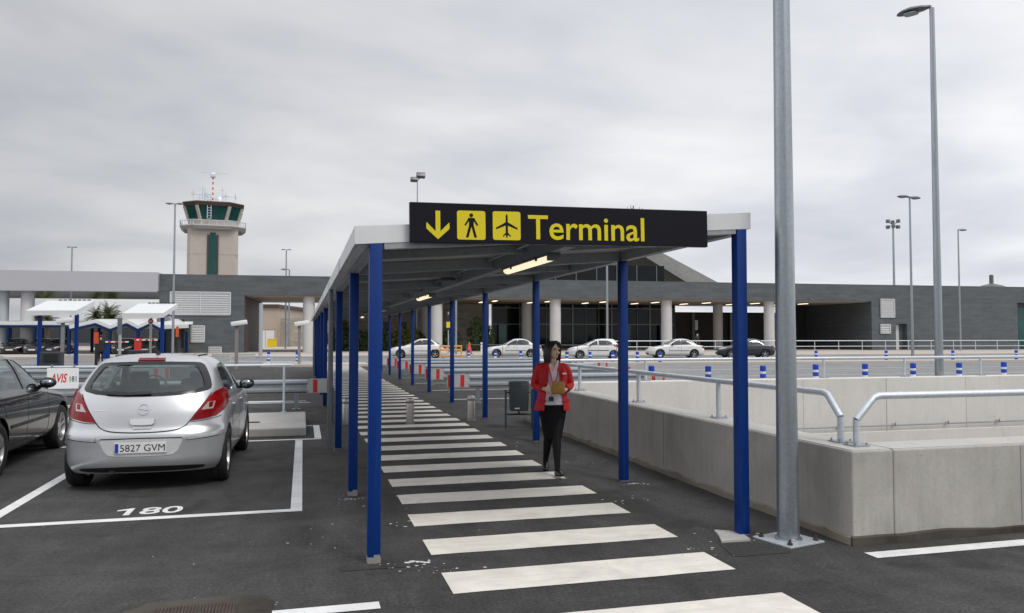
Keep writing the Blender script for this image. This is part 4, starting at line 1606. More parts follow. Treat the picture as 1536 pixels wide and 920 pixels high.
def bool_cut(o, cutters):
    for c in cutters:
        m = o.modifiers.new('b', 'BOOLEAN')
        m.operation = 'DIFFERENCE'
        m.solver = 'EXACT'
        m.object = c
    dg = bpy.context.evaluated_depsgraph_get()
    dg.update()
    me = bpy.data.meshes.new_from_object(o.evaluated_get(dg))
    o.modifiers.clear()
    o.data = me
    for c in cutters:
        bpy.data.objects.remove(c)
    me.polygons.foreach_set('use_smooth', [True] * len(me.polygons))
    me.set_sharp_from_angle(angle=R(28))
    return o


def prism_y(poly, y0, y1):
    mb = MB()
    mb.prism([(x, y0, z) for x, z in poly], (0, y1 - y0, 0))
    return mb.build('cut', MT['black'])


def prism_x(poly, x0, x1):
    mb = MB()
    mb.prism([(x0, y, z) for y, z in poly], (x1 - x0, 0, 0))
    return mb.build('cut', MT['black'])


def wheel(parent, x, y, r, w, s, spokes=5, hub=None):
    """s=+1: outer face to +x"""
    o = bpy.data.objects.new('wheel', None)
    COL.objects.link(o)
    o.parent = parent
    o.location = (x, y, r)
    mb = MB()
    h = w / 2
    prof = [(r * .66, -h * .9), (r * .82, -h), (r * .93, -h * .96), (r * .985, -h * .75), (r, -h * .4), (r, -h * .1), (r * .985, -h * .07), (r * .985, h * .07), (r, h * .1),
            (r, h * .4), (r * .985, h * .75), (r * .93, h * .96), (r * .82, h), (r * .66, h * .9)]
    mb.lathe([(a, b * s) for a, b in prof], n=40, axis='X', closed=True)
    mb.build('tyre', MT['rubber'], o, smooth=True, ang=50)
    mb = MB()
    mb.lathe([(r * .67, h * .86 * s), (r * .64, h * .80 * s), (r * .60, h * .2 * s), (r * .60, -h * .8 * s), (r * .67, -h * .85 * s)], n=36, axis='X', cap=False)
    mb.lathe([(.001, h * .62 * s), (r * .16, h * .60 * s), (r * .20, h * .45 * s), (r * .2, h * .2 * s)], n=24, axis='X')
    for i in range(spokes):
        a = 6.283 * i / spokes + .3
        ca, sa = math.cos(a), math.sin(a)
        w0, w1 = r * .085, r * .062
        P = []
        for rad, ww, dep in ((r * .14, w0, .60), (r * .40, w1 * .85, .64), (r * .65, w1 * 1.25, .80)):
            P.append((Vector((h * dep * s, rad * ca - ww * sa, rad * sa + ww * ca)), Vector((h * dep * s, rad * ca + ww * sa, rad * sa - ww * ca))))
        for (a0, b0), (a1, b1) in zip(P[:-1], P[1:]):
            mb.prism([a0, a1, b1, b0], (-h * .22 * s, 0, 0))
    mb.build('rim', MT['rim'], o, smooth=True)
    mb = MB()
    mb.lathe([(.001, -h * .1 * s), (r * .58, -h * .1 * s), (r * .58, -h * .25 * s), (.001, -h * .25 * s)], n=28, axis='X')
    mb.build('brake_disc', MT['trimgap'], o, smooth=True)
    return o


HATCH = [  # z, W, R, F, corner rear, corner front
    (.20, .775, .10, 3.80, .34, .75), (.26, .815, .045, 3.90, .37, .8), (.34, .838, .018, 3.955, .39, .8), (.46, .846, .012, 3.985, .40, .8), (.585, .854, .0, 4.0, .42, .8),
    (.63, .856, .012, 3.985, .42, .8), (.68, .856, .055, 3.96, .43, .8), (.76, .855, .075, 3.86, .44, .8), (.84, .852, .095, 3.66, .45, .85), (.90, .846, .118, 3.42, .45, .9),
    (.955, .832, .142, 3.12, .45, .9), (1.0, .812, .165, 2.98, .44, .85), (1.08, .782, .215, 2.84, .42, .8), (1.18, .735, .29, 2.62, .40, .75), (1.28, .682, .375, 2.36, .38, .7),
    (1.36, .63, .45, 2.12, .36, .65), (1.42, .565, .53, 1.90, .34, .6), (1.455, .48, .64, 1.72, .33, .55), (1.475, .36, .80, 1.54, .30, .4), (1.482, .22, .95, 1.40, .2, .25)]

SEDAN = [
    (.20, .72, .16, 4.32, .30, .75), (.26, .80, .085, 4.41, .34, .8), (.34, .84, .035, 4.46, .38, .8), (.46, .862, .01, 4.49, .40, .8), (.585, .872, .0, 4.5, .42, .8),
    (.66, .874, .03, 4.47, .42, .8), (.74, .873, .05, 4.38, .44, .85), (.82, .868, .065, 4.15, .45, .9), (.88, .860, .08, 3.80, .46, .95), (.93, .850, .11, 3.42, .48, .95),
    (.965, .836, .28, 3.26, .5, .9), (.99, .824, .50, 3.20, .5, .85), (1.03, .805, .60, 3.12, .48, .8), (1.12, .768, .72, 2.98, .45, .75), (1.22, .722, .86, 2.80, .42, .7),
    (1.31, .675, 1.01, 2.62, .38, .65), (1.39, .615, 1.19, 2.43, .34, .55), (1.435, .545, 1.36, 2.27, .30, .45), (1.46, .45, 1.50, 2.12, .2, .3), (1.475, .34, 1.64, 1.98, .16, .16)]


def build_car(name, label, cat, tab, paint, axles, wheel_r, hatch, detail=True, group=None, side_win=None, rear_win=None, wind=None):
    cs = CarShape(tab)
    root = thing(name, label, cat, (0, 0, 0), 0, group)
    rear, front, side = mk_sfns(cs)
    L = cs.L
    body = cs.loft(nz=46 if detail else 34, nq=12 if detail else 8, ns=18 if detail else 12).build('body', paint, root, smooth=True)
    cuts = []
    zt = cs.z1 - .055
    cav = cs.loft(nz=14, nq=6, ns=6, off=.055, zlo=.42, zhi=zt, ylo=(.30 if hatch else .62), yhi=L - 1.02).build('cut', MT['black'])
    cuts.append(cav)
    for ya in axles:
        for s in (-1, 1):
            mb = MB()
            mb.lathe([(wheel_r + .052, 0), (wheel_r + .052, .40)], (0, 0, 0), 36, 'X')
            c = mb.build('cut', MT['black'])
            c.location = (.56 if s > 0 else -.96, ya, wheel_r + .012)
            cuts.append(c)
    for poly in side_win:
        cuts.append(prism_x(poly, -1.2, 1.2))
    cuts.append(prism_y(rear_win, -.4, (.95 if hatch else 1.75)))
    cuts.append(prism_y(wind, 2.0, 3.6))
    bpy.context.view_layer.update()
    bool_cut(body, cuts)

    # glass
    for poly in side_win:
        for s in (-1, 1):
            patch(poly, side(s), -.008, .006, 'side_window', MT['carglass'], root, .12)
    patch(rear_win, rear, -.006, .006, 'rear_window', MT['carglass'], root, .10)
    patch(wind, front, -.008, .006, 'windscreen', MT['carglass'], root, .12)
    # cabin
    mb = MB()
    yb = axles[0]
    mb.bx(-.70, .70, yb + .3, L - 1.25, .40, .46)
    mb.bx(-.70, .70, L - 1.45, L - 1.08, .46, .93)
    for x in (-.36, .36):
        mb.box((x, yb + 1.38, .60), (.48, .5, .2), bevel=.05)
        mb.box((x, yb + 1.12, .85), (.46, .14, .60), bevel=.05, rx=R(-12) * -1)
        mb.box((x, yb + 1.02, 1.16), (.23, .09, .15), bevel=.04)
    mb.box((0, yb + .52, .60), (1.25, .45, .2), bevel=.05)
    mb.box((0, yb + .28, .82), (1.24, .14, .52), bevel=.05)
    for x in (-.40, .40):
        mb.box((x, yb + .24, 1.07), (.20, .07, .09), bevel=.03)
    ring = [(-.36 + .18 * math.cos(a), yb + 1.86 + .06 * math.sin(a), .98 + .17 * math.sin(a)) for a in [6.283 * i / 20 for i in range(21)]]
    mb.tube(ring, .014, 6)
    mb.build('interior', MT['interior'], root, smooth=True)
    # wheels
    tr = max(t[1] for t in tab) - .105
    for ya in axles:
        for s in (-1, 1):
            wheel(root, s * tr, ya, wheel_r, .195, s)
    # underside
    mb = MB()
    mb.bx(-.66, .66, .35, L - .35, .17, .30, .03)
    mb.build('underbody', MT['black'], root)
    return root, cs, rear, front, side


# ---- silver hatchback ------------------------------------------------------
rw_old = closed2([(0, 1.028), (.30, 1.034), (.52, 1.055), (.645, 1.10), (.655, 1.165), (.60, 1.27), (.525, 1.365), (.44, 1.388), (.22, 1.396), (0, 1.398), (-.22, 1.396), (-.44, 1.388), (-.525, 1.365), (-.60, 1.27), (-.655, 1.165), (-.645, 1.10), (-.52, 1.055), (-.30, 1.034)], 3)
rw = []
for s_ in (1, -1):
    half_ = [(0, 1.022), (.18, 1.025), (.36, 1.034), (.52, 1.051), (.635, 1.078), (.668, 1.10), (.667, 1.135), (.648, 1.20), (.615, 1.275), (.578, 1.34), (.552, 1.37), (.515, 1.388), (.44, 1.396), (.22, 1.402), (0, 1.404)]
    rw += half_ if s_ > 0 else [(-x, z) for x, z in half_[-2:0:-1]]
sw = [closed2([(.72, 1.045), (1.00, 1.03), (1.24, 1.012), (1.255, 1.15), (1.27, 1.345), (1.10, 1.345), (.93, 1.30), (.80, 1.20)], 2),
      closed2([(1.335, 1.005), (1.7, .985), (2.12, .965), (2.50, .955), (2.42, 1.06), (2.20, 1.20), (1.95, 1.315), (1.75, 1.35), (1.36, 1.355), (1.345, 1.2)], 2)]
sw = [[(1.75, 1.0), (1.765, 1.357), (1.40, 1.357), (1.16, 1.35), (1.02, 1.335), (.90, 1.28), (.80, 1.20), (.735, 1.10), (.75, 1.055), (.82, 1.043)],
      [(1.83, .996), (1.84, 1.34), (1.90, 1.325), (2.02, 1.28), (2.22, 1.18), (2.42, 1.055), (2.50, .975), (2.42, .968)]]
wd = [(-.66, 1.0), (.66, 1.0), (.54, 1.38), (-.54, 1.38)]
car, cs, rear, front, side = build_car('hatchback_car', 'silver five door hatchback parked in bay 180 with its rear towards the camera', 'car', HATCH, MT['silver'], (.635, 3.146), .306, True,
                                       True, None, sw, rw, wd)
car.location = (-1.69, 9.28, .0)
car.rotation_euler = (0, 0, R(-1.0))
# black printed border and wiper
inner = [(x * .89, 1.225 + (z - 1.225) * .80) for x, z in rw]
mb_pts = rw
n_ = len(rw)
mb = MB()
for i in range(n_):
    j = (i + 1) % n_
    q = []
    for (a0, a1) in ((rw[i], inner[i]), (rw[j], inner[j])):
        row = []
        for k in range(5):
            t_ = k / 4
            P_, nn = rear(a0[0] + (a1[0] - a0[0]) * t_, a0[1] + (a1[1] - a0[1]) * t_)
            row.append(P_ + nn * .0015)
        q.append(row)
    for k in range(4):
        mb.quad([q[0][k], q[1][k], q[1][k + 1], q[0][k + 1]])
fr_ = mb.build('black_border', MT['frit'], None, smooth=True, fix=False, merge=.0004)
fr_.parent = [c for c in car.children if c.name.startswith('rear_window')][0]
patch(ribbon(curve2([(-.40, 1.060), (-.2, 1.048), (.06, 1.055)]), .030), rear, .03, .02, 'wiper', MT['black'], car, .06)
# lamps
TL = [(.478, .752), (.60, .762), (.73, .790), (.805, .850), (.838, .93), (.834, 1.02), (.81, 1.085), (.77, 1.088), (.70, 1.055), (.64, .99), (.57, .885)]
CLR = [(.585, .862), (.645, .945), (.715, .95), (.70, .872)]
for s in (1, -1):
    t_ = patch([(s * a, b) for a, b in TL], rear, .012, .03, 'tail_light', MT['redlens'], car, .03)
    q = patch([(s * a, b) for a, b in CLR], rear, .0155, .006, 'reversing_lens', MT['clearlens'], car, .03)
    q.parent = t_
    q = patch([(s * .655, .885), (s * .655, .94), (s * .70, .945), (s * .69, .89)], rear, .0175, .004, 'red_lens', MT['redlens'], car, .03)
    q.parent = t_
patch([(-.145, 1.408), (.145, 1.408), (.14, 1.434), (-.14, 1.434)], rear, .014, .03, 'brake_light', MT['redlens'], car, .05)
# tailgate shut line, bumper seam, bumper strips
gap = curve2([(-.475, .752), (-.43, .70), (-.34, .663), (-.18, .648), (0, .644), (.18, .648), (.34, .663), (.43, .70), (.475, .752)], 5)
patch(ribbon(gap, .011), rear, .0022, .006, 'shut_line', MT['trimgap'], car, .05)
for s in (1, -1):
    patch(ribbon(curve2([(s * .475, .752), (s * .57, .885), (s * .64, .99), (s * .675, 1.05)], 4), .009), rear, .003, .006, 'shut_line', MT['trimgap'], car, .05)
    patch(ribbon(curve2([(s * .79, .79), (s * .74, .775), (s * .60, .748), (s * .478, .744)], 3), .007), rear, .002, .006, 'bumper_seam', MT['trimgap'], car, .05)
    patch([(s * .455, .598), (s * .62, .606), (s * .80, .632), (s * .828, .628), (s * .828, .592), (s * .70, .574), (s * .47, .556)], rear, .008, .02, 'bumper_strip', MT['silver'], car, .04)
    patch(ribbon([(s * .456, .552), (s * .7, .568), (s * .82, .586)], .008), rear, .002, .006, 'bumper_seam', MT['trimgap'], car, .05)
# plate recess, number plate, handle, emblem
patch(closed2([(-.405, .578), (-.2, .581), (0, .582), (.2, .581), (.405, .578), (.395, .50), (.33, .405), (.15, .392), (0, .390), (-.15, .392), (-.33, .405), (-.395, .50)], 2), rear, .0035, .008, 'plate_surround', MT['silver_skylit'], car, .05)
patch(ribbon(curve2([(-.41, .580), (0, .586), (.41, .580)]), .012), rear, .004, .008, 'bumper_seam', MT['trimgap'], car, .05)
npl = patch([(-.26, .430), (.26, .430), (.26, .538), (-.26, .538)], lambda a, b: (Vector((a, min(cs.rear(.26, .43), cs.rear(.26, .538)) - .0, b)), Vector((0, -1, 0))), .016, .05, 'number_plate', MT['plate'], car, .3, False)
yp = min(cs.rear(.26, .43), cs.rear(.26, .538)) - .0165
for nm, poly, m in (('blue_band', [(-.256, .434), (-.222, .434), (-.222, .534), (-.256, .534)], 'eublue'),):
    mb = MB()
    mb.prism([(a, yp, b) for a, b in poly], (0, -.0015, 0))
    q = mb.build(nm, MT[m], None)
    q.parent = npl
t_ = text_obj('registration', '5827 GVM', MT['ink'], npl, (-.205, .245, .447, .521), 'XZ', .0015, 0, 0, yp)
patch(closed2([(-.108, .785), (.108, .785), (.118, .765), (.10, .722), (-.10, .722), (-.118, .765)], 2), rear, .034, .05, 'tailgate_handle', MT['silver_skylit'], car, .05)
patch([(-.10, .712), (.10, .712), (.09, .680), (-.09, .680)], rear, .012, .02, 'handle_recess', MT['silver_skylit'], car, .05)
ec = .888
ring_o = [(.062 * math.cos(6.283 * i / 28), ec + .062 * math.sin(6.283 * i / 28)) for i in range(28)]
mb = MB()
for i in range(28):
    j = (i + 1) % 28
    for r0, r1 in ((1.0, .84),):
        q = []
        for k in (i, j):
            for f_ in (r0, r1):
                P_, nn = rear(ring_o[k][0] * f_, ec + (ring_o[k][1] - ec) * f_)
                q.append((P_ + nn * .010, P_ + nn * .001))
        mb.quad([q[0][0], q[2][0], q[3][0], q[1][0]])
        mb.quad([q[0][0], q[0][1], q[2][1], q[2][0]])
        mb.quad([q[1][1], q[1][0], q[3][0], q[3][1]])
em = mb.build('emblem', MT['chrome'], car, smooth=True, merge=.0003)
q = patch([(-.068, ec + .004), (-.01, ec + .012), (-.004, ec + .004), (.068, ec - .002), (.012, ec - .012), (.006, ec - .004)], rear, .009, .006, 'emblem_bolt', MT['chrome'], car, .05)
q.parent = em
# small badge bar left of the tailgate, too small to read in the photograph
patch([(-.515, .888), (-.385, .884), (-.385, .872), (-.515, .876)], rear, .004, .004, 'badge', MT['chrome'], car, .05)
# exhaust and dark lower valance
patch(closed2([(-.62, .262), (-.3, .275), (0, .278), (.3, .275), (.62, .262), (.55, .222), (0, .215), (-.55, .222)], 3), rear, .003, .01, 'valance', MT['black'], car, .06)
mb = MB()
mb.tube([(-.30, .40, .225), (-.30, .07, .225)], .028, 14)
mb.build('exhaust_pipe', MT['trimgap'], car, smooth=True)
# sides
for s in (1, -1):
    S = side(s)
    for pts in ([(1.79, .36), (1.79, .75), (1.79, 1.0)], [(2.60, .36), (2.585, .6), (2.53, .98)], [(.80, 1.03), (.86, .90), (.93, .72), (1.0, .64)], [(1.07, .36), (1.8, .33), (2.60, .36)]):
        patch(ribbon(curve2(pts, 4), .009), S, .0015, .006, 'shut_line', MT['trimgap'], car, .08)
    patch(ribbon([(.99, .62), (1.7, .625), (2.58, .62)], .045), S, .012, .02, 'side_strip', MT['silver'], car, .1)
    for y in (1.02, 1.87):
        patch(closed2([(y, .872), (y + .20, .868), (y + .21, .846), (y + .1, .838), (y, .850)], 2), S, .026, .03, 'door_handle', MT['silver'], car, .06)
    # pillars between and around the side windows
    patch([(1.757, 1.0), (1.825, .997), (1.835, 1.348), (1.772, 1.353)], S, .001, .004, 'window_pillar', MT['frit'], car, .08)
    mb = MB()
    mx = s * (cs.half(2.40, 1.0) + .0)
    mb.ball((mx + s * .095, 2.37, 1.035), (.10, .075, .078), 18, 12)
    mb.box((mx + s * .03, 2.41, .985), (.10, .05, .04), bevel=.012)
    mr = mb.build('mirror', MT['black'], car, smooth=True)
    mb = MB()
    mb.ball((mx + s * .095, 2.318, 1.035), (.072, .03, .050), 18, 10)
    q = mb.build('mirror_glass', MT['mirror'], car, smooth=True)
    q.parent = mr
# roof aerial and roof ditch lines
mb = MB()
mb.tube([(0, .88, 1.474), (0, .86, 1.495)], [.03, .018], 10)
mb.tube([(0, .86, 1.49), (0, .70, 1.62)], .005, 6)
mb.build('aerial', MT['black'], car, smooth=True)
for s in (1, -1):
    P2 = [(s * .46, y, 1.4625) for y in (.86, 1.1, 1.35, 1.6)]
    mb = MB()
    mb.tube(P2, .009, 6)
    mb.build('roof_ditch', MT['trimgap'], car)

# ---- charcoal car at the left edge ----------------------------------------
SL_ = [tuple(t) for t in SEDAN]
sw2 = [[(1.90, 1.0), (1.91, 1.392), (1.60, 1.39), (1.38, 1.375), (1.22, 1.315), (1.06, 1.20), (.96, 1.075), (1.05, 1.025)],
       [(1.98, .998), (1.99, 1.39), (2.16, 1.36), (2.40, 1.255), (2.64, 1.115), (2.82, .985), (2.74, .968)]]
rw2 = [(-.60, 1.04), (.60, 1.04), (.50, 1.37), (-.50, 1.37)]
wd2 = [(-.68, 1.02), (.68, 1.02), (.54, 1.39), (-.54, 1.39)]


def sedan_bits(c, cs, rear, front, side, paint, handles=True):
    for s in (1, -1):
        S = side(s)
        for pts in ([(1.945, .36), (1.945, 1.0)], [(2.88, .36), (2.86, .6), (2.80, .97)], [(.98, 1.0), (1.08, .85), (1.15, .70)], [(1.30, .34), (2.88, .34)]):
            patch(ribbon(curve2(pts, 4), .010), S, .0015, .006, 'shut_line', MT['trimgap'], c, .1)
        patch([(1.905, 1.0), (1.976, .998), (1.986, 1.386), (1.914, 1.388)], S, .001, .004, 'window_pillar', MT['frit'], c, .1)
        for y in (1.22, 2.03):
            patch(closed2([(y, .872), (y + .20, .868), (y + .21, .846), (y + .1, .838), (y, .850)], 2), S, .026, .03, 'door_handle', paint, c, .08)
        patch(ribbon([(1.32, .56), (2.86, .56)], .04), S, .010, .02, 'side_strip', MT['black'], c, .2)
        mb = MB()
        mx = s * cs.half(2.66, 1.0)
        mb.ball((mx + s * .115, 2.62, 1.04), (.11, .07, .075), 16, 10)
        mb.box((mx + s * .02, 2.66, .99), (.10, .05, .04), bevel=.012)
        mr = mb.build('mirror', MT['black'], c, smooth=True)
        mb = MB()
        mb.ball((mx + s * .115, 2.572, 1.04), (.078, .03, .048), 16, 8)
        q = mb.build('mirror_glass', MT['mirror'], c, smooth=True)
        q.parent = mr
        # lamps
        patch([(s * .50, .70), (s * .80, .74), (s * .85, .84), (s * .80, .89), (s * .52, .86)], rear, .008, .02, 'tail_light', MT['redlens'], c, .05)
        hl = [(s * .45, .66), (s * .70, .68), (s * .80, .74), (s * .76, .80), (s * .62, .78), (s * .46, .74)]
        patch(hl, front, .008, .02, 'headlight', MT['clearlens'], c, .05)
    patch([(-.30, .66), (.30, .66), (.34, .75), (-.34, .75)], front, .006, .02, 'grille', MT['black'], c, .06)
    patch([(-.45, .30), (.45, .30), (.5, .40), (-.5, .40)], front, .004, .02, 'air_intake', MT['black'], c, .06)
    patch([(-.26, .47), (.26, .47), (.26, .58), (-.26, .58)], front, .014, .03, 'number_plate', MT['plate'], c, .1)
    patch([(-.26, .66), (.26, .66), (.26, .77), (-.26, .77)], rear, .014, .03, 'number_plate', MT['plate'], c, .1)


dark, dcs, dr_, df_, ds_ = build_car('sedan_car', 'charcoal saloon car cut off by the left edge, parked beside the silver hatchback', 'car', SEDAN, MT['charcoal'], (.93, 3.56), .325, False,
                                    True, None, sw2, rw2, wd2)
sedan_bits(dark, dcs, dr_, df_, ds_, MT['charcoal'])
dark.location = (-4.36, 9.75, 0)
dark.rotation_euler = (0, 0, R(.5))

# ---- taxis and cars along the terminal kerb --------------------------------


def repaint(root, frm, to):
    for ch in root.children:
        if ch.type == 'MESH' and frm in list(ch.data.materials):
            me = ch.data.copy()
            for i, m_ in enumerate(me.materials):
                if m_ == frm:
                    me.materials[i] = to
            ch.data = me


GRP = 'cars waiting along the terminal kerb'
far_s, fcs, fr2, ff2, fs2 = build_car('sedan_car', 'white saloon seen side-on farthest left, behind the blue walkway posts and red barrier ends', 'car', SEDAN, MT['carwhite'], (.93, 3.56), .325, False,
                                      False, GRP, sw2, rw2, wd2)
sedan_bits(far_s, fcs, fr2, ff2, fs2, MT['carwhite'])


def kerb(o, u, v, d, rz):
    q = AT(u, v, d)
    # centre of the car to the point
    o.rotation_euler = (0, 0, rz)
    c = Matrix.Rotation(rz, 3, 'Z') @ Vector((0, 2.25, 0))
    o.location = (q.x - c.x, q.y - c.y, .004)


HD = R(90 - 13)
kerb(far_s, 628, 536, 60, HD)
o = copy_tree(far_s, 'white saloon seen side-on behind the litter bin, left of the red jacketed woman')
kerb(o, 770, 536, 61, HD)
o = copy_tree(far_s, 'white saloon nearest the right front blue post, below the terminal columns')
kerb(o, 1012, 536, 60.5, HD)
o = copy_tree(far_s, 'dark grey saloon waiting behind the white cars, half hidden by the right blue post')
kerb(o, 1117, 536, 60.5, HD)
repaint(o, MT['carwhite'], MT['carblue'])
wh, wcs, wr, wf, ws = build_car('hatchback_car', 'white hatchback waiting between two white saloons, right of the red jacketed woman', 'car', HATCH, MT['carwhite'], (.635, 3.146), .306, True,
                                False, GRP, sw, [(-.58, 1.06), (.58, 1.06), (.48, 1.37), (-.48, 1.37)], wd)
for s in (1, -1):
    S = ws(s)
    for pts in ([(1.79, .36), (1.79, 1.0)], [(2.60, .36), (2.53, .98)]):
        patch(ribbon(pts, .010), S, .0015, .006, 'shut_line', MT['trimgap'], wh, .1)
    patch(ribbon([(.99, .62), (2.58, .62)], .045), S, .012, .02, 'side_strip', MT['black'], wh, .1)
    patch([(1.757, 1.0), (1.825, .997), (1.835, 1.348), (1.772, 1.353)], S, .001, .004, 'window_pillar', MT['carwhite'], wh, .08)
    patch([(s * a, b) for a, b in TL], wr, .012, .03, 'tail_light', MT['redlens'], wh, .06)
    patch([(s * .42, .66), (s * .68, .68), (s * .76, .76), (s * .70, .80), (s * .5, .76)], wf, .008, .02, 'headlight', MT['clearlens'], wh, .05)
    for y in (1.02, 1.87):
        patch([(y, .872), (y + .20, .868), (y + .20, .843), (y, .846)], S, .026, .03, 'door_handle', MT['carwhite'], wh, .1)
    mb = MB()
    mb.ball((s * (wcs.half(2.4, 1) + .12), 2.37, 1.035), (.11, .075, .075), 14, 8)
    mb.build('mirror', MT['black'], wh, smooth=True)
patch([(-.34, .36), (.34, .36), (.36, .48), (-.36, .48)], wf, .004, .02, 'grille', MT['black'], wh, .06)
patch([(-.26, .52), (.26, .52), (.26, .62), (-.26, .62)], wf, .012, .02, 'number_plate', MT['plate'], wh, .1)
kerb(wh, 886, 538, 58.5, HD)
wh.location.y += 0
# ================================================================== PEOPLE


def bake(o, mods):
    for t, kw in mods:
        m = o.modifiers.new('m', t)
        for k, v in kw.items():
            setattr(m, k, v)
    bpy.context.view_layer.update()
    dg = bpy.context.evaluated_depsgraph_get()
    me = bpy.data.meshes.new_from_object(o.evaluated_get(dg))
    o.modifiers.clear()
    o.data = me
    me.polygons.foreach_set('use_smooth', [True] * len(me.polygons))
    return o


def rot_z(p, c, a):
    x, y = p[0] - c[0], p[1] - c[1]
    return (c[0] + x * math.cos(a) - y * math.sin(a), c[1] + x * math.sin(a) + y * math.cos(a), p[2])


HC = (0, -.005, 1.512)          # head centre


def head_parts(turn):
    def h(x, y, z):
        return rot_z((x, y, z), HC, turn)
    return h


def hand(mb, wrist, palm_dir, side_dir, curl_dir, s=1.0, curl=.8):
    """palm with four unequal bent fingers and a thumb leaving its side"""
    w = Vector(wrist)
    d, sd, cd = Vector(palm_dir).normalized(), Vector(side_dir).normalized(), Vector(curl_dir).normalized()
    mb.tube([w - d * .02, w + d * .015, w + d * .05, w + d * .082], [.021 * s, .026 * s, .036 * s, .034 * s], 10, sq=(1.05, .48), ref=sd)
    for i, (off, ln) in enumerate(((-.027, .066), (-.009, .076), (.009, .071), (.026, .055))):
        p = w + d * .078 + sd * off
        pts = [p - d * .03]
        a = 0.15
        q = p
        pts.append(q)
        for seg, r_ in ((.42, .0), (.32, 0), (.26, 0)):
            a += curl * .55
            q = q + (d * math.cos(a) + cd * math.sin(a)) * (ln * seg)
            pts.append(q)
        mb.tube(pts, [.0095 * s, .0092 * s, .0085 * s, .0078 * s, .0062 * s], 8)
    t0 = w + d * .025 - sd * .026
    t1 = t0 - sd * .024 + d * .026 + cd * .012
    t2 = t1 + d * .026 + cd * .018 - sd * .004
    t3 = t2 + d * .014 + cd * .016
    mb.tube([t0 + sd * .012, t0, t1, t2, t3], [.013 * s, .0125 * s, .0105 * s, .0095 * s, .007 * s], 8)


def body_mesh(name, parent, P, voxel=.0065, mat=None, turn=0.0):
    """one continuous figure: trunk, neck, head, limbs and hands fused by a fine remesh"""
    mb = MB()
    mb.tube([(0, .005, .77), (0, .0, .84), (0, 0, .90), (0, -.005, 1.0), (0, -.01, 1.10), (0, -.008, 1.21), (0, .0, 1.30), (0, .008, 1.35), (0, .008, 1.38)],
            [.10, .160, .165, .130, .142, .160, .150, .085, .052], 20, sq=(1.0, .72), ref=(1, 0, 0))
    mb.tube([(0, .008, 1.34), (0, .0, 1.40), (0, -.002, 1.45)], [.052, .047, .048], 14)
    h = head_parts(turn)
    c = h(HC[0], HC[1], HC[2])
    mb.ball((HC[0], HC[1] + .008, HC[2] + .022), (.073, .090, .090), 24, 18)
    m = Matrix.Translation(Vector(HC)) @ Matrix.Rotation(turn, 4, 'Z')
    for (p, r) in (((0, -.018, -.025), (.062, .078, .078)), ((0, -.058, -.072), (.030, .028, .022)), ((0, -.086, -.060), (.017, .013, .013)),
                   ((0, -.098, -.018), (.0115, .017, .011)), ((0, -.092, .004), (.008, .011, .024)), ((0, -.083, .030), (.048, .010, .012)),
                   ((.034, -.070, -.022), (.022, .018, .018)), ((-.034, -.070, -.022), (.022, .018, .018)), ((0, -.090, -.044), (.022, .010, .010)),
                   ((.074, .008, .0), (.010, .020, .030)), ((-.074, .008, .0), (.010, .020, .030))):
        mb.ball(m @ Vector(p), r, 14, 10)
    for s in (-1, 1):
        k = 'L' if s > 0 else 'R'
        hip, kn, an, ball_, toe = [Vector(q) for q in P['leg' + k]]
        mb.tube([hip + Vector((0, 0, .05)), hip, hip.lerp(kn, .45), kn + (hip - kn) * .08, kn, kn.lerp(an, .3), kn.lerp(an, .75), an],
                [.082, .088, .073, .053, .050, .052, .035, .030], 14)
        heel = Vector(P['heel' + k])
        mb.tube([heel, an.lerp(heel, .35) + (ball_ - an) * .12, ball_, toe], [.027, .033, .034, .02], 12, sq=(1, .75), ref=(1, 0, 0))
        sh, el, wr = [Vector(q) for q in P['arm' + k]]
        mb.tube([Vector((s * .09, .005, 1.31)), sh, sh.lerp(el, .5), el, el.lerp(wr, .35), wr], [.046, .046, .040, .036, .036, .023], 12)
        hand(mb, *P['hand' + k])
    o = mb.build(name, mat or MT['skin'], parent)
    return bake(o, [('REMESH', dict(mode='VOXEL', voxel_size=voxel)), ('SMOOTH', dict(factor=.5, iterations=2))])


def shell(name, mat, parent, rings, gap, n=40, thick=.006, voff=0.0):
    """wrap-round garment: rings (z, cx, cy, rx, ry), gap(z) half opening angle at the front (-Y)"""
    mb = MB()
    grid = []
    for (z, cx, cy, rx, ry) in rings:
        g = gap(z)
        row = []
        full = g <= 0
        for i in range(n + (0 if full else 1)):
            t = i / n
            a = -math.pi / 2 + g + (2 * math.pi - 2 * g) * t
            w = 1 + .02 * math.sin(a * 5 + z * 23) * (1 if z < 1.25 else .4)
            row.append(mb.bm.verts.new((cx + rx * w * math.cos(a), cy + ry * w * math.sin(a), z)))
        grid.append((row, full))
    for (A, fu), (B, _) in zip(grid[:-1], grid[1:]):
        m = len(A)
        for j in range(m if fu else m - 1):
            mb.face([A[j], A[(j + 1) % m], B[(j + 1) % m], B[j]])
    o = mb.build(name, mat, parent, smooth=True)
    return bake(o, [('SOLIDIFY', dict(thickness=thick, offset=1.0)), ('SUBSURF', dict(levels=1))])


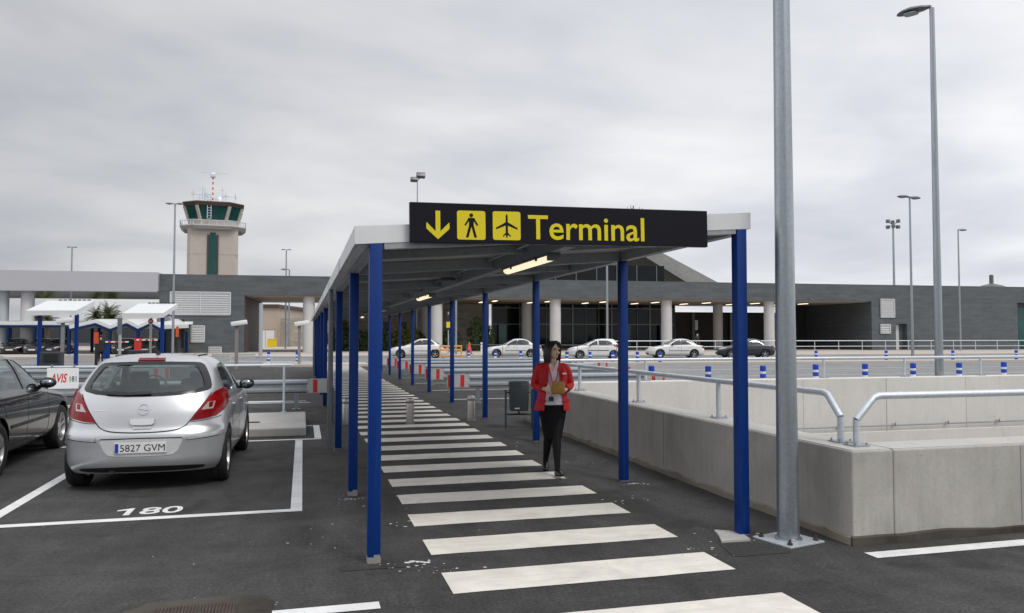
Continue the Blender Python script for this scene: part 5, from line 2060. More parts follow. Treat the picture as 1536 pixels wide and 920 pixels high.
woman = thing('person', 'woman in a red blazer and black skirt walking out from under the walkway roof', 'person', (0, 0, 0))
POSE = dict(
    legR=((-.078, 0, .82), (-.050, .01, .455), (-.060, .22, .125), (-.072, .135, .034), (-.076, .08, .024)), heelR=(-.056, .26, .095),
    legL=((.078, 0, .82), (.024, -.155, .475), (.018, -.29, .10), (.034, -.405, .050), (.040, -.46, .052)), heelL=(.014, -.262, .034),
    armR=((-.168, .0, 1.305), (-.222, .035, 1.075), (-.115, -.165, 1.045)),
    armL=((.168, .0, 1.305), (.228, .03, 1.075), (.135, -.170, 1.035)),
    handR=((-.115, -.165, 1.045), (.55, -.75, .0), (.05, .15, -1), (.85, .1, -.2), 1.0, 1.1),
    handL=((.135, -.170, 1.035), (-.60, -.75, .05), (.0, .1, -1), (-.85, .35, .0), 1.0, 1.0))
TURN = R(32)
bd = body_mesh('body', woman, POSE, .0062, MT['skin'], TURN)


def tubes(name, mat, parent, specs, n=16, voxel=None):
    mb = MB()
    for pts, rs, kw in specs:
        mb.tube(pts, rs, n, **kw)
    o = mb.build(name, mat, parent, smooth=True, ang=60)
    if voxel:
        bake(o, [('REMESH', dict(mode='VOXEL', voxel_size=voxel)), ('SMOOTH', dict(factor=.5, iterations=2))])
    return o


def legs_cloth(P, parent, mat, add=.004):
    sp = []
    for k in 'RL':
        hip, kn, an, b_, t_ = [Vector(q) for q in P['leg' + k]]
        sp.append(([hip, hip.lerp(kn, .45), kn + (hip - kn) * .08, kn, kn.lerp(an, .3), kn.lerp(an, .75), an, an + (b_ - an) * .1 - Vector((0, 0, .02))],
                   [r_ + add for r_ in (.088, .073, .053, .050, .052, .035, .030, .03)], {}))
    return tubes('tights', mat, parent, sp)


legs_cloth(POSE, woman, MT['tights'])
for k in 'RL':
    an, b_, t_ = [Vector(q) for q in POSE['leg' + k][2:]]
    he = Vector(POSE['heel' + k])
    tubes('shoe', MT['shoe'], woman, [([he + Vector((0, .012, .012)), he, an.lerp(he, .25) + (b_ - an) * .15 - Vector((0, 0, .012)), b_, t_, t_ + (t_ - b_) * .22],
                                       [.022, .033, .040, .041, .030, .012], dict(sq=(1, .78), ref=(1, 0, 0))),
                                      ([he + Vector((0, 0, -.01)), (he.x, he.y, max(.006, he.z - .03))], [.024, .022], {})], 14)
# skirt: hips to just above the knee, drawn after the stride
shell('skirt', MT['skirt'], woman, [(.985, 0, -.004, .138, .106), (.93, 0, -.002, .160, .122), (.86, 0, 0, .176, .136), (.78, 0, -.005, .172, .138), (.68, 0, -.02, .155, .135),
                                    (.56, -.004, -.042, .128, .132), (.45, -.007, -.055, .108, .125), (.43, -.007, -.057, .105, .123)], lambda z: 0, 36, .005)
shell('shirt', MT['shirt'], woman, [(.845, 0, -.006, .182, .140), (.90, 0, -.006, .178, .136), (.98, 0, -.006, .150, .118), (1.08, 0, -.012, .152, .122), (1.18, 0, -.012, .166, .130), (1.26, 0, -.006, .158, .118),
                                    (1.32, 0, .0, .112, .090), (1.36, 0, .004, .070, .064), (1.385, 0, .004, .062, .058)], lambda z: 0 if z < 1.2 else max(0.001, (z - 1.2) * 2.0), 36, .004)
cl = MB()
for s in (-1, 1):
    cl.prism([(s * .012, -.098, 1.30), (s * .062, -.095, 1.315), (s * .078, -.030, 1.385), (s * .055, -.058, 1.40), (s * .03, -.085, 1.355)], (0, -.006, 0))
cl.build('collar', MT['shirt'], woman)
bt = MB()
for z in (.88, .95, 1.02, 1.09):
    bt.ball((0.008, -.158 if z < .93 else -.146, z), (.006, .004, .006), 8, 6)
bt.build('button', MT['plate'], woman)


def jgap(z):
    t = [(.74, .50), (.90, .62), (1.02, .60), (1.15, .46), (1.28, .50), (1.36, .95)]
    for (a, ga), (b, gb) in zip(t[:-1], t[1:]):
        if z <= b:
            return ga + (gb - ga) * max(0, (z - a)) / (b - a)
    return t[-1][1]


jk = shell('jacket', MT['jacket'], woman, [(.775, 0, .0, .222, .156), (.80, 0, .0, .220, .156), (.88, 0, 0, .200, .152), (.97, 0, -.002, .172, .138), (1.05, 0, -.005, .168, .136), (1.14, 0, -.008, .178, .142),
                                           (1.22, 0, -.006, .185, .140), (1.29, 0, 0, .172, .120), (1.335, 0, .006, .130, .098), (1.375, 0, .014, .082, .074)], jgap, 40, .008)
sp = []
for k, s in (('R', -1), ('L', 1)):
    sh, el, wr = [Vector(q) for q in POSE['arm' + k]]
    e2 = wr.lerp(el, .12)
    out = Vector((s * .004, .006, 0))
    sp.append(([Vector((s * .10, .004, 1.305)), sh + Vector((0, 0, .004)), sh.lerp(el, .35) + out, sh.lerp(el, .75) + out, el + out, el.lerp(wr, .3), el.lerp(wr, .65), e2],
               [.062, .068, .061, .056, .056, .052, .046, .042], dict(cap=False)))
slv = tubes('sleeve', MT['jacket'], woman, [sp[0]], 18)
slv2 = tubes('sleeve', MT['jacket'], woman, [sp[1]], 18)
for q in (slv, slv2):
    bake(q, [('SOLIDIFY', dict(thickness=.004, offset=-1.0)), ('SUBSURF', dict(levels=1))])
    q.parent = jk
lp = MB()
for s in (-1, 1):
    lp.prism([(s * .070, -.060, 1.372), (s * .112, -.070, 1.335), (s * .128, -.118, 1.25), (s * .105, -.128, 1.215), (s * .118, -.135, 1.19), (s * .088, -.150, 1.06), (s * .080, -.148, 1.10), (s * .066, -.132, 1.24), (s * .055, -.09, 1.32)], (0, -.010, .003))
q = lp.build('lapel', MT['jacket'], None)
q.parent = jk
nt_ = MB()
nt_.box((.128, -.150, 1.235), (.055, .005, .018), rz=R(22))
q = nt_.build('name_badge', MT['board'], None)
q.parent = jk
for s in (-1, 1):
    pk = MB()
    pk.box((s * .150, -.118, .90), (.11, .008, .03), rz=R(s * 38))
    q = pk.build('pocket_flap', MT['jacket'], None)
    q.parent = jk
# lanyard with black card holder
lan = MB()
for s in (-1, 1):
    lan.tube([(s * .062, .02, 1.392), (s * .066, -.045, 1.355), (s * .052, -.105, 1.29), (s * .035, -.150, 1.18), (s * .006 - .01, -.160, 1.10)], .0075, 6, sq=(1, .5))
lan.tube([(-.012, -.160, 1.10), (-.03, -.158, 1.0), (-.038, -.160, .955)], .006, 6)
la = lan.build('lanyard', MT['letter_red'], woman, smooth=True)
cd = MB()
cd.box((-.040, -.168, .925), (.06, .008, .055), bevel=.003)
q = cd.build('card_holder', MT['black'], None)
q.parent = la
# hair: cap over the skull and locks falling to the shoulders, parted on one side
hm_ = Matrix.Translation(Vector(HC)) @ Matrix.Rotation(TURN, 4, 'Z')
hb = MB()
cap = bmesh.ops.create_uvsphere(hb.bm, u_segments=28, v_segments=18, radius=1.0)
kill = []
for v in hb.bm.verts:
    x, y, z = v.co
    if (y < -.30 and z < .66 + .2 * abs(x)) or z < -.55:
        kill.append(v)
    v.co = hm_ @ Vector((x * .084, y * .101 + .008, z * .102 + .026))
bmesh.ops.delete(hb.bm, geom=kill, context='VERTS')
rnd = random.Random(5)
for i in range(64):
    a = -math.pi / 2 + R(66) + (2 * math.pi - R(132)) * (i / 63)       # leave the face clear
    ca, sa = math.cos(a), math.sin(a)
    jt = rnd.uniform(-.006, .006)
    front_ = max(0, -sa)
    L_ = rnd.uniform(.255, .315) - .02 * front_
    pts = [(ca * .045, sa * .055 + .008, .118), (ca * .078, sa * .092 + .008, .075), (ca * .090, sa * .103 + .010, .0), (ca * (.092 + jt), sa * .103 + .012, -.06),
           (ca * (.086 + jt), sa * .098 + .012, -.115), (ca * (.080 + jt * 2), sa * .092 + .010, .118 - L_)]
    hb.tube([hm_ @ Vector(p) for p in pts], [.012, .0155, .0155, .0145, .012, .004], 7)
for s in (-1, 1):            # parted locks swept from the crown round the temples
    for i in range(8):
        t = i / 7
        pts = [(.012 + s * .006, -.045 - .035 * t, .122 - .012 * t), (s * (.045 + .008 * (1 - t)), -.074 - .014 * t, .098 - .010 * t), (s * .073, -.066 - .010 * t, .052), (s * .085, -.050 + .01 * t, -.01), (s * .086, -.046, -.075), (s * .080, -.05, -.125 - .03 * t)]
        hb.tube([hm_ @ Vector(p) for p in pts], [.010, .0125, .0125, .0125, .011, .004], 7)
hb.build('hair', MT['hair'], woman, smooth=True, ang=70)
# face details
fm = Matrix.Translation(Vector(HC)) @ Matrix.Rotation(TURN, 4, 'Z')
for s in (-1, 1):
    eb = MB()
    eb.ball(fm @ Vector((s * .031, -.0815, .010)), (.0125, .006, .0055), 12, 8)
    eb.build('eye', MT['eye'], woman, smooth=True)
    eb = MB()
    eb.tube([fm @ Vector((s * .014, -.0905, .027)), fm @ Vector((s * .032, -.090, .032)), fm @ Vector((s * .050, -.078, .026))], [.003, .0036, .002], 6)
    eb.build('eyebrow', MT['hair'], woman, smooth=True)
lb = MB()
lb.tube([fm @ Vector((-.022, -.092, -.044)), fm @ Vector((-.008, -.1005, -.0425)), fm @ Vector((.008, -.1005, -.0425)), fm @ Vector((.022, -.092, -.044))], [.002, .005, .005, .002], 8)
lb.build('lips', MT['lips'], woman, smooth=True)
wp = G(829, 709)
woman.location = (wp.x, wp.y, 0)
woman.rotation_euler = (0, 0, R(-10))
WM = Matrix.Translation(woman.location) @ Matrix.Rotation(R(-10), 4, 'Z')
# purse and pen are held, so they stand on their own
pu = thing('purse', 'mustard zip purse held in front of her by the woman in the red blazer', 'purse', WM @ Vector((.035, -.262, 1.065)), R(-6))
mb = MB()
mb.box((0, 0, 0), (.165, .05, .150), bevel=.022, seg=4)
mb.build('pouch', MT['mustard'], pu, smooth=True, ang=60)
mb = MB()
mb.tube([(-.07, 0, .0765), (.07, 0, .0765)], .004, 6)
mb.box((.066, -.012, .078), (.012, .02, .004))
mb.build('zip', MT['chrome'], pu)
pe = thing('pen', 'thin white pen held upright by the woman in the red blazer', 'pen', WM @ Vector((-.068, -.245, 1.04)))
mb = MB()
mb.tube([(0.018, 0, -.04), (-.030, -.01, .085)], .0052, 8)
mb.build('barrel', MT['board'], pe, smooth=True)
mb = MB()
mb.tube([(.018, 0, -.04), (.024, .001, -.056)], [.005, .001], 8)
mb.build('tip', MT['chrome'], pe, smooth=True)

# two far people, small in the picture
FAR = dict(
    legR=((-.078, 0, .82), (-.085, -.01, .455), (-.09, .02, .09), (-.095, -.09, .034), (-.10, -.14, .026)), heelR=(-.09, .045, .034),
    legL=((.078, 0, .82), (.085, .01, .465), (.09, .03, .09), (.098, -.08, .034), (.10, -.13, .026)), heelL=(.09, .055, .034),
    armR=((-.168, .0, 1.305), (-.20, .02, 1.06), (-.19, -.05, .83)), armL=((.168, .0, 1.305), (.20, .02, 1.06), (.19, -.05, .83)),
    handR=((-.19, -.05, .83), (0, -.15, -1), (.1, -1, 0), (1, 0, 0), 1.0, .4), handL=((.19, -.05, .83), (0, -.15, -1), (-.1, 1, 0), (-1, 0, 0), 1.0, .4))


def far_person(label, loc, rz, coat, s=1.06):
    o = thing('person', label, 'person', loc, rz)
    o.scale = (s, s, s)
    body_mesh('body', o, FAR, .012, MT['skin'], 0)
    legs_cloth(FAR, o, MT['darkcloth'], .012).name = 'trousers'
    shell('coat', coat, o, [(.62, 0, 0, .20, .16), (.75, 0, 0, .205, .16), (.90, 0, 0, .20, .155), (1.05, 0, 0, .18, .14), (1.2, 0, 0, .19, .142), (1.30, 0, 0, .18, .12), (1.37, 0, .01, .08, .07)], lambda z: 0, 24, .008)
    sp = []
    for k, sgn in (('R', -1), ('L', 1)):
        sh, el, wr = [Vector(q) for q in FAR['arm' + k]]
        sp.append(([Vector((sgn * .10, .004, 1.305)), sh, el, wr], [.062, .068, .056, .042], {}))
    tubes('sleeves', coat, o, sp, 12)
    hb = MB()
    hb.ball((0, .012, 1.545), (.084, .1, .092), 14, 10)
    hb.build('hair', MT['hair'], o, smooth=True)
    return o


q = AT(1046, 520, 76)
far_person('person in dark clothes standing under the terminal porch between two white columns', (q.x, q.y, .14), R(20), MT['darkcloth'], 1.12)
q = AT(151, 530, 50)
far_person('person in dark clothes standing by the pay canopies at far left', (q.x, q.y, 0), R(200), MT['darkcloth'], 1.08)
# ================================================================== TERMINAL AND BACKGROUND
FA, FB = AT(238, 504, 71.0), AT(1536, 504, 90.0)
FA.z = FB.z = 0
FE = (FB - FA).normalized()
FN = Vector((FE.y, -FE.x, 0))           # outward, towards the car park
TZ = math.atan2(FE.y, FE.x)


def fac(u, v, back=0.0):
    """pixel on the plane lying `back` metres behind the facade -> (s, z)"""
    r = sight(u, v)
    o = FA - FN * back
    t = (o.dot(FN)) / (r.dot(FN))
    p = r * t
    return ((p - FA).dot(FE), EYE + p.z)


def fs(u, back=0.0):
    return fac(u, 504, back)[0]


def fpt(s, back, z=0.0):
    p = FA + FE * s - FN * back
    return Vector((p.x, p.y, z))


bt_ = thing('terminal_building', 'long low terminal building clad in dark slate, with white columns under its porch', 'building', FA, TZ)
TOP, SOF = 7.35, 5.52
DEP = 15.0


def part(name, mat, fn, parent=None, smooth=False):
    mb = MB()
    fn(mb)
    o = mb.build(name, mat, None, smooth=smooth)
    o.parent = parent or bt_
    return o


s_l0, s_l1 = 0.0, fs(366)
s_r0 = fs(1308)
s_end = fs(1536) + 40
part('roof_band', MT['slate'], lambda m: m.bx(s_l0, s_end, 0, DEP, SOF, TOP))
part('left_block', MT['slate'], lambda m: m.bx(s_l0, s_l1, .003, DEP - .003, 0, SOF - .002))
part('right_block', MT['slate'], lambda m: (m.bx(s_r0, fs(1344), .003, DEP - .003, 0, SOF - .002), m.bx(fs(1344), fs(1361), .6, DEP - .003, 0, SOF - .002),
                                            m.bx(fs(1344), fs(1361), .003, .59, fac(1350, 486)[1], SOF - .002), m.bx(fs(1361), fs(1527), .003, DEP - .003, 0, SOF - .002),
                                            m.bx(fs(1527), s_end, 1.0, DEP - .003, 0, SOF - .002)))
part('soffit', MT['soffit'], lambda m: m.bx(s_l1 + .02, s_r0 - .02, .35, DEP - .2, SOF - .10, SOF - .004))
part('jamb_lining', MT['brownfascia'], lambda m: m.bx(s_l1 + .004, s_l1 + .03, .5, DEP - .5, 0, SOF - .11))
# louvres, each a frame of slats
def louvre(u0, v0, u1, v1, back=0.0):
    s0, z1 = fac(u0, v0)
    s1, _ = fac(u1, v0)
    _, z0 = fac(u0, v1)

    def f(m):
        m.bx(s0, s1, -.03, -.004, z0, z1)
        n = max(4, int((z1 - z0) / .2))
        for i in range(n):
            z = z0 + (z1 - z0) * (i + .5) / n
            m.box(((s0 + s1) / 2, -.06, z), (s1 - s0 - .08, .09, .03), rx=R(35))
        for x in (s0, s1, (s0 + s1) / 2 if s1 - s0 > 3 else s0):
            m.bx(x - .05, x + .05, -.10, -.031, z0, z1)
        m.bx(s0, s1, -.10, -.032, z1 - .04, z1 + .05)
        m.bx(s0, s1, -.10, -.032, z0 - .05, z0 + .04)
    return part('louvre', MT['louvre'], f)


for q in ((256, 438, 346, 472), (287, 489, 307, 513), (313, 521, 332, 531), (1320, 449, 1341, 476), (1320, 487, 1335, 500)):
    louvre(*q)
s0, s1 = fs(1344), fs(1361)
dr = part('service_door', MT['louvre'], lambda m: m.bx(s0 + .05, s0 + (s1 - s0) * .52, .5, .58, .15, fac(1350, 487)[1]))
part('door_handle', MT['black'], lambda m: m.bx(s0 + (s1 - s0) * .44, s0 + (s1 - s0) * .48, .44, .5, 1.1, 1.25), dr)
part('glazed_door', MT['greenglass'], lambda m: m.bx(fs(1527) + .02, s_end - 5, .9, .98, .2, SOF - .5))
part('door_frame', MT['mullion'], lambda m: [m.bx(fs(1527) + .02 + i * 2.0, fs(1527) + .12 + i * 2.0, .80, .896, .2, SOF - .5) for i in range(6)])
# columns
for u, bk in ((463, 1.0), (655, 1.0), (833, 1.0), (1000, 1.0), (1154, 1.0), (640, 9), (790, 9.0), (1077, 9.0)):
    s = fs(u, bk)
    part('column', MT['column'], lambda m: m.lathe([(.56, .0), (.56, SOF - .1)], (s, bk, 0), 28), smooth=True)
# glazed hall front
g0, g1 = fs(738, 12), fs(1012, 12)
part('hall_glazing', MT['darkglass'], lambda m: m.bx(g0, g1, 12, 12.05, .1, SOF - .11))


def mull(m):
    n = 14
    for i in range(n + 1):
        x = g0 + (g1 - g0) * i / n
        w = .16 if i % 3 == 0 else .05
        m.bx(x - w / 2, x + w / 2, 11.86, 11.997, .1, SOF - .11)
    for z in (3.05, .2, SOF - .6):
        m.bx(g0, g1, 11.88, 11.995, z - .05, z + .05)


part('mullions', MT['mullion'], mull)
for i, uu in enumerate((748, 935, 990)):
    x = fs(uu, 11.5)
    part('glazed_pier', MT['greenglass'], lambda m: m.bx(x, x + .9, 11.4, 11.8, .1, 3.0))
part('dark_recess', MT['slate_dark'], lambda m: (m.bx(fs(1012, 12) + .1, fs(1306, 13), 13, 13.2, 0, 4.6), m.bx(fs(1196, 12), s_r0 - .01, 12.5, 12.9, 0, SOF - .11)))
part('stone_wall', MT['rubble'], lambda m: m.bx(fs(495, 13.5), g0 - .1, 13.5, 14.2, 0, SOF - .11))
for u, w, z0, z1 in ((575, .9, 2.2, 3.3), (598, .9, 2.2, 3.3), (700, 1.0, 1.6, 2.6)):
    x = fs(u, 13.4)
    f_ = part('stone_window', MT['beige'], lambda m: m.bx(x - .15, x + w + .15, 13.45, 13.497, z0 - .15, z1 + .15))
    part('pane', MT['darkglass'], lambda m: m.bx(x, x + w, 13.42, 13.447, z0, z1), f_)
for u, w in ((1041, .3), (1098, .4)):
    part('porch_post', MT['mullion'], lambda m: m.bx(fs(u, 12), fs(u, 12) + w, 12.4, 12.7, 0, 4.5))
part('hanging_sign', MT['board'], lambda m: m.bx(fs(1043, 12.2), fs(1043, 12.2) + .35, 12.2, 12.3, 2.4, 3.6))
part('wall_lamp', MT['board'], lambda m: m.box((fs(283), -.12, fac(283, 485)[1]), (.75, .22, .28), bevel=.05))
part('wall_panel', MT['black'], lambda m: (m.bx(fs(264), fs(266), -.05, -.004, .6, 3.2), m.bx(fs(272), fs(276), -.05, -.004, .6, 3.2)))
# roof over the hall: low pitched slate roof and dark clerestory
def hall_roof(m):
    r = [(fs(700, 24), 8.2), ((fs(958, 30)), fac(958, 377, 30)[1] + .2), (fs(1095, 18), TOP - .3)]
    e0, e1 = fs(770, 16), fs(1092, 16)
    zt = fac(955, 380, 26)[1]
    xm0, xm1 = fs(800, 26), fs(955, 26)
    A = [(e0, 15.3, TOP - .1), (e1, 15.3, TOP - .1), (e1, 38, TOP - .1), (e0, 38, TOP - .1)]
    m.quad([(xm1, 20, zt), (e1, 14, TOP - .2), (e1, 40, TOP - .2), (xm1, 36, zt)])
    m.quad([(xm0, 20, zt), (xm1, 20, zt), (xm1, 36, zt), (xm0, 36, zt)])
    m.quad([(e0, 14, TOP - .2), (xm0, 20, zt), (xm0, 36, zt), (e0, 40, TOP - .2)])
    m.quad([(e0, 40, TOP - .2), (xm0, 36, zt), (xm1, 36, zt), (e1, 40, TOP - .2)])
    # gable edge board
    m.prism([(xm1, 20, zt), (e1, 14, TOP - .2), (e1 - 4.6, 14, TOP - .2), (xm1 - 2.2, 20, zt - .6)], (0, -.35, 0))


part('hall_roof', MT['roofgrey'], hall_roof)
part('clerestory', MT['darkglass'], lambda m: m.bx(fs(770, 15), fs(998, 15), 15.2, 24, TOP - .2, fac(998, 399, 15)[1]))
part('clerestory_frame', MT['mullion'], lambda m: [m.bx(fs(770, 15) + i * 2.6, fs(770, 15) + i * 2.6 + .1, 15.1, 15.197, TOP, fac(998, 399, 15)[1]) for i in range(8)])
# mast on the roof, just showing above the sign
def roofmast(m):
    x, z = fac(950, 312, 30)
    m.tube([(x, 30, z - 1.6), (x, 30, z + .3)], .09, 6)
    for k, (dx, h) in enumerate(((-.9, -.3), (.9, -.25), (1.4, -.35), (-.4, .0))):
        m.tube([(x, 30, z - .2), (x + dx, 30, z + h)], .04, 5)
        m.tube([(x + dx, 30, z + h - .3), (x + dx, 30, z + h + .4)], .035, 5)


part('roof_aerial', MT['lampgrey'], roofmast)
part('roof_vent', MT['roofgrey'], lambda m: m.lathe([(3.2, TOP - .1), (1.2, TOP + .85), (.25, TOP + 1.1), (.25, TOP + 2.2), (0, TOP + 2.3)], (fs(1489, 10), 10, 0), 14))
# lamps of the porch soffit
lamp_uv = [(727, 447, 'unseen'), ]
k = 0
soff = []
for i, u in enumerate((742, 822, 905, 983, 1060, 1133, 1205)):
    soff.append((u, 3.0))
for i, u in enumerate((722, 795, 878, 952, 1026, 1096, 1166)):
    soff.append((u, 6.2))
soff.sort()
for i, (u, bk) in enumerate(soff):
    s = fs(u, bk)
    z = SOF - .11
    o = thing('soffit_lamp', '%s lit strip lamp from left under the terminal porch ceiling' % ORD[i], 'lamp', fpt(s, bk, z), TZ, 'strip lamps under the terminal porch')
    mb = MB()
    mb.box((0, 0, -.05), (.40, 1.7, .1), bevel=.01)
    mb.build('housing', MT['lampgrey'], o)
    mb = MB()
    mb.box((0, 0, -.13), (.34, 1.62, .055), bevel=.015)
    mb.build('diffuser', MT['lens_far'], o)

# ---- pale porch at far left -------------------------------------------------
pp = thing('pale_porch', 'flat pale metal porch roof on thick round columns at far left', 'building', FA, TZ)
sp0 = fs(0) - 30
part('roof_edge', M('pale_metal_panel', (0.47, 0.47, 0.505), 0.4, 0.2, 0.02, .5), lambda m: m.bx(sp0, -.02, -.5, 15, 5.72, 7.45), pp)
part('polished_ceiling', M('polished_ceiling', (.75, .75, .75), .06, 1.0, .03, .5, rvar=.02), lambda m: m.bx(sp0 + .1, -.1, -.4, 14.9, 5.66, 5.716), pp)
for u, bk in ((2, .8), (40.5, .8)):
    s = fs(u, bk)
    part('column', MT['column'] if u > 10 else MT['galv_dull'], lambda m: m.lathe([(.54, 0), (.54, 5.66)], (s, bk, 0), 28), pp, True)

# ---- control tower ----------------------------------------------------------
DT = 140.0
k_ = DT / FPX
tc = AT(318, 504, DT)


def tz(v):
    return EYE + (504 - v) * k_


tw = thing('control_tower', 'beige airport control tower with a green glazed octagonal cab and red striped mast', 'tower', (tc.x, tc.y, 0), math.atan2(tc.y, tc.x) - math.pi / 2 - R(1))
hw = 35 * k_


def octa(h, ch, z):
    return [(-h + ch, -h, z), (h - ch, -h, z), (h, -h + ch, z), (h, h - ch, z), (h - ch, h, z), (-h + ch, h, z), (-h, h - ch, z), (-h, -h + ch, z)]


def loft(m, polys, cap0=True, cap1=True):
    rings = [[m.bm.verts.new(p) for p in q] for q in polys]
    for A, B in zip(rings[:-1], rings[1:]):
        n = len(A)
        for j in range(n):
            m.face([A[j], A[(j + 1) % n], B[(j + 1) % n], B[j]])
    if cap0:
        m.face(rings[0][::-1])
    if cap1:
        m.face(rings[-1])


def tpart(name, mat, fn, parent=None):
    mb = MB()
    fn(mb)
    o = mb.build(name, mat, None)
    o.parent = parent or tw
    return o


tpart('shaft', MT['tower'], lambda m: loft(m, [octa(hw, .5, 0), octa(hw, .5, tz(347))]))
tpart('shaft_band', MT['beige'], lambda m: (m.bx(-hw - .02, hw + .02, -hw - .03, -hw - .002, tz(385), tz(384) + .02),))
tpart('stair_window', MT['greenglass'], lambda m: (m.bx(-6.5 * k_, 6.5 * k_, -hw - .12, -hw - .01, 0, tz(357)), m.bx(-4 * k_, 4 * k_, -hw - .11, -hw - .012, tz(357), tz(353))))
tpart('window_frame', MT['brownfascia'], lambda m: [m.bx(x * k_ - .12, x * k_ + .12, -hw - .2, -hw - .013, 0, tz(356)) for x in (-6.8, 6.8)])
gal = tpart('gallery', MT['column'], lambda m: loft(m, [octa(41 * k_, 18 * k_, tz(348.5)), octa(46 * k_, 19 * k_, tz(344)), octa(46 * k_, 19 * k_, tz(342.5))]))


def galrail(m):
    o_ = octa(45.5 * k_, 19 * k_, tz(336))
    for a, b in zip(o_, o_[1:] + o_[:1]):
        m.tube([a, b], .07, 5)
        for i in range(5):
            p = Vector(a).lerp(Vector(b), i / 5)
            m.tube([(p.x, p.y, tz(342.5)), p], .05, 4)


q = tpart('gallery_rail', MT['galv_light'], galrail)
q.parent = gal
tpart('cab_base', MT['tower'], lambda m: loft(m, [octa(34 * k_, 16 * k_, tz(341)), octa(34.5 * k_, 16 * k_, tz(334.5))]))
C0, C1 = octa(33.5 * k_, 16 * k_, tz(334.5)), octa(39.5 * k_, 17 * k_, tz(314))
tpart('cab_glazing', MT['greenglass'], lambda m: loft(m, [C0, C1]))


for i, (a, b) in enumerate(zip(C0, C1)):
    a, b = Vector(a) * 1.012, Vector(b) * 1.012
    a.z, b.z = C0[i][2], C1[i][2]
    tpart('cab_pier', MT['tower'], lambda m: m.bar(a, b, .5, .3))
tpart('cab_transom', MT['galv_light'], lambda m: [m.bar(Vector((p[0] * 1.005, p[1] * 1.005, tz(331))), Vector((q_[0] * 1.005, q_[1] * 1.005, tz(331))), .12, .12) for p, q_ in zip(C0, C0[1:] + C0[:1])])
tpart('roof_fascia', MT['brownfascia'], lambda m: loft(m, [octa(41 * k_, 18 * k_, tz(314)), octa(43 * k_, 18 * k_, tz(309)), octa(41 * k_, 18 * k_, tz(307.5))]))
tpart('roof', MT['column'], lambda m: loft(m, [octa(40 * k_, 18 * k_, tz(307.5)), octa(12 * k_, 5 * k_, tz(302))]))


def mast(m, seg):
    for i in range(10):
        if i % 2 == seg:
            a, b = tz(304 - i * 4), tz(304 - (i + 1) * 4)
            m.tube([(-.2, 0, a), (-.2, 0, b)], .13, 6)


tpart('mast', MT['board'], lambda m: mast(m, 0))
tpart('mast_band', MT['conered'], lambda m: mast(m, 1))


tpart('radar', MT['galv_light'], lambda m: (m.box((-.2, 0, tz(262)), (.9, .9, .9), bevel=.2), m.tube([(-2.5, 0, tz(258)), (2.2, 0, tz(258))], .05, 4), m.tube([(-.2, 0, tz(263)), (-.2, 0, tz(257))], .08, 4)))
for x, h in ((-29, 285), (-16, 278), (-13, 284), (-12, 290), (12, 279), (17, 287), (30, 288), (-20, 292)):
    def aer(m):
        m.tube([(x * k_, 0, tz(304)), (x * k_, 0, tz(h))], .06, 4)
        m.tube([(x * k_ - .5, 0, tz(h + 5)), (x * k_ + .5, 0, tz(h + 5))], .05, 4)
    tpart('aerial', MT['galv_light'], aer)
for a, b, v in ((-31, -10, 292), (14, 31, 293)):
    def cross(m):
        m.tube([(a * k_, 0, tz(v)), (b * k_, 0, tz(v))], .06, 4)
        for x in (a, b):
            m.tube([(x * k_, 0, tz(v + 4)), (x * k_, 0, tz(v - 3))], .05, 4)
    tpart('aerial_boom', MT['galv_light'], cross)
tpart('dome', MT['galv_light'], lambda m: m.ball((7 * k_, 0, tz(301)), (.8, .8, 1.0), 10, 8))


def ladder(m):
    for x in (-8 * k_, -3 * k_):
        m.tube([(x, -40.5 * k_, tz(333)), (x, -40.5 * k_, tz(298))], .08, 4)
    for i in range(10):
        z = tz(333) + (tz(298) - tz(333)) * i / 9
        m.tube([(-8 * k_, -40.5 * k_, z), (-3 * k_, -40.5 * k_, z)], .06, 4)


tpart('ladder', MT['galv_light'], ladder)

# ---- what shows through the left opening ------------------------------------
def block(name, label, cat, u0, u1, vt, d, dep, mat, base=0.0, roof=None):
    a, b = AT(u0, 504, d), AT(u1, 504, d)
    a.z = b.z = base
    e = (b - a)
    o = thing(name, label, cat, a, math.atan2(e.y, e.x))
    h = EYE + (504 - vt) * d / FPX - base
    mb = MB()
    mb.bx(0, e.length, 0, dep, 0, h)
    mb.build('walls', mat, o)
    return o, e.length, h


o, L_, h_ = block('service_building', 'beige rendered building with white doors seen through the left opening of the terminal', 'building', 372, 415, 462, 112, 14, MT['beige'])
mb = MB(); mb.bx(-.3, L_ + .3, -.3, 14.2, h_ + .002, h_ + .5); mb.build('roof_edge', MT['brownfascia'], o)
mb = MB(); mb.bx(L_ * .30, L_ * .60, -.05, -.003, .1, 2.5); mb.bx(L_ * .62, L_ * .92, -.05, -.003, .1, 2.5); dd = mb.build('door', MT['white'], o)
mb = MB(); mb.bx(L_ * .2, L_ * .95, -.08, -.004, 2.6, 2.8); mb.build('door_lintel', MT['beige'], o)
o, L_, h_ = block('stone_wall_building', 'low granite block wall building right of the beige one in the left opening', 'building', 415.5, 500, 478, 114, 8, MT['rubble'])
o, L_, h_ = block('green_shed', 'dark green flat shed far behind the granite wall in the left opening', 'building', 421, 480, 467, 150, 10, M('shed_green', (.06, .085, .08), .7))
q = AT(408, 513, 108)
yb_ = thing('waste_bin', 'bright yellow bin standing before the beige service building', 'bin', (q.x, q.y, 0))
mb = MB(); mb.box((0, 0, .62), (1.25, .9, 1.1), bevel=.06); mb.build('tub', MT['binyellow'], yb_)
mb = MB(); mb.box((0, 0, 1.25), (1.32, .98, .14), bevel=.05); mb.build('lid', MT['binyellow'], yb_)
q = AT(383, 507, 80)
mb = MB()
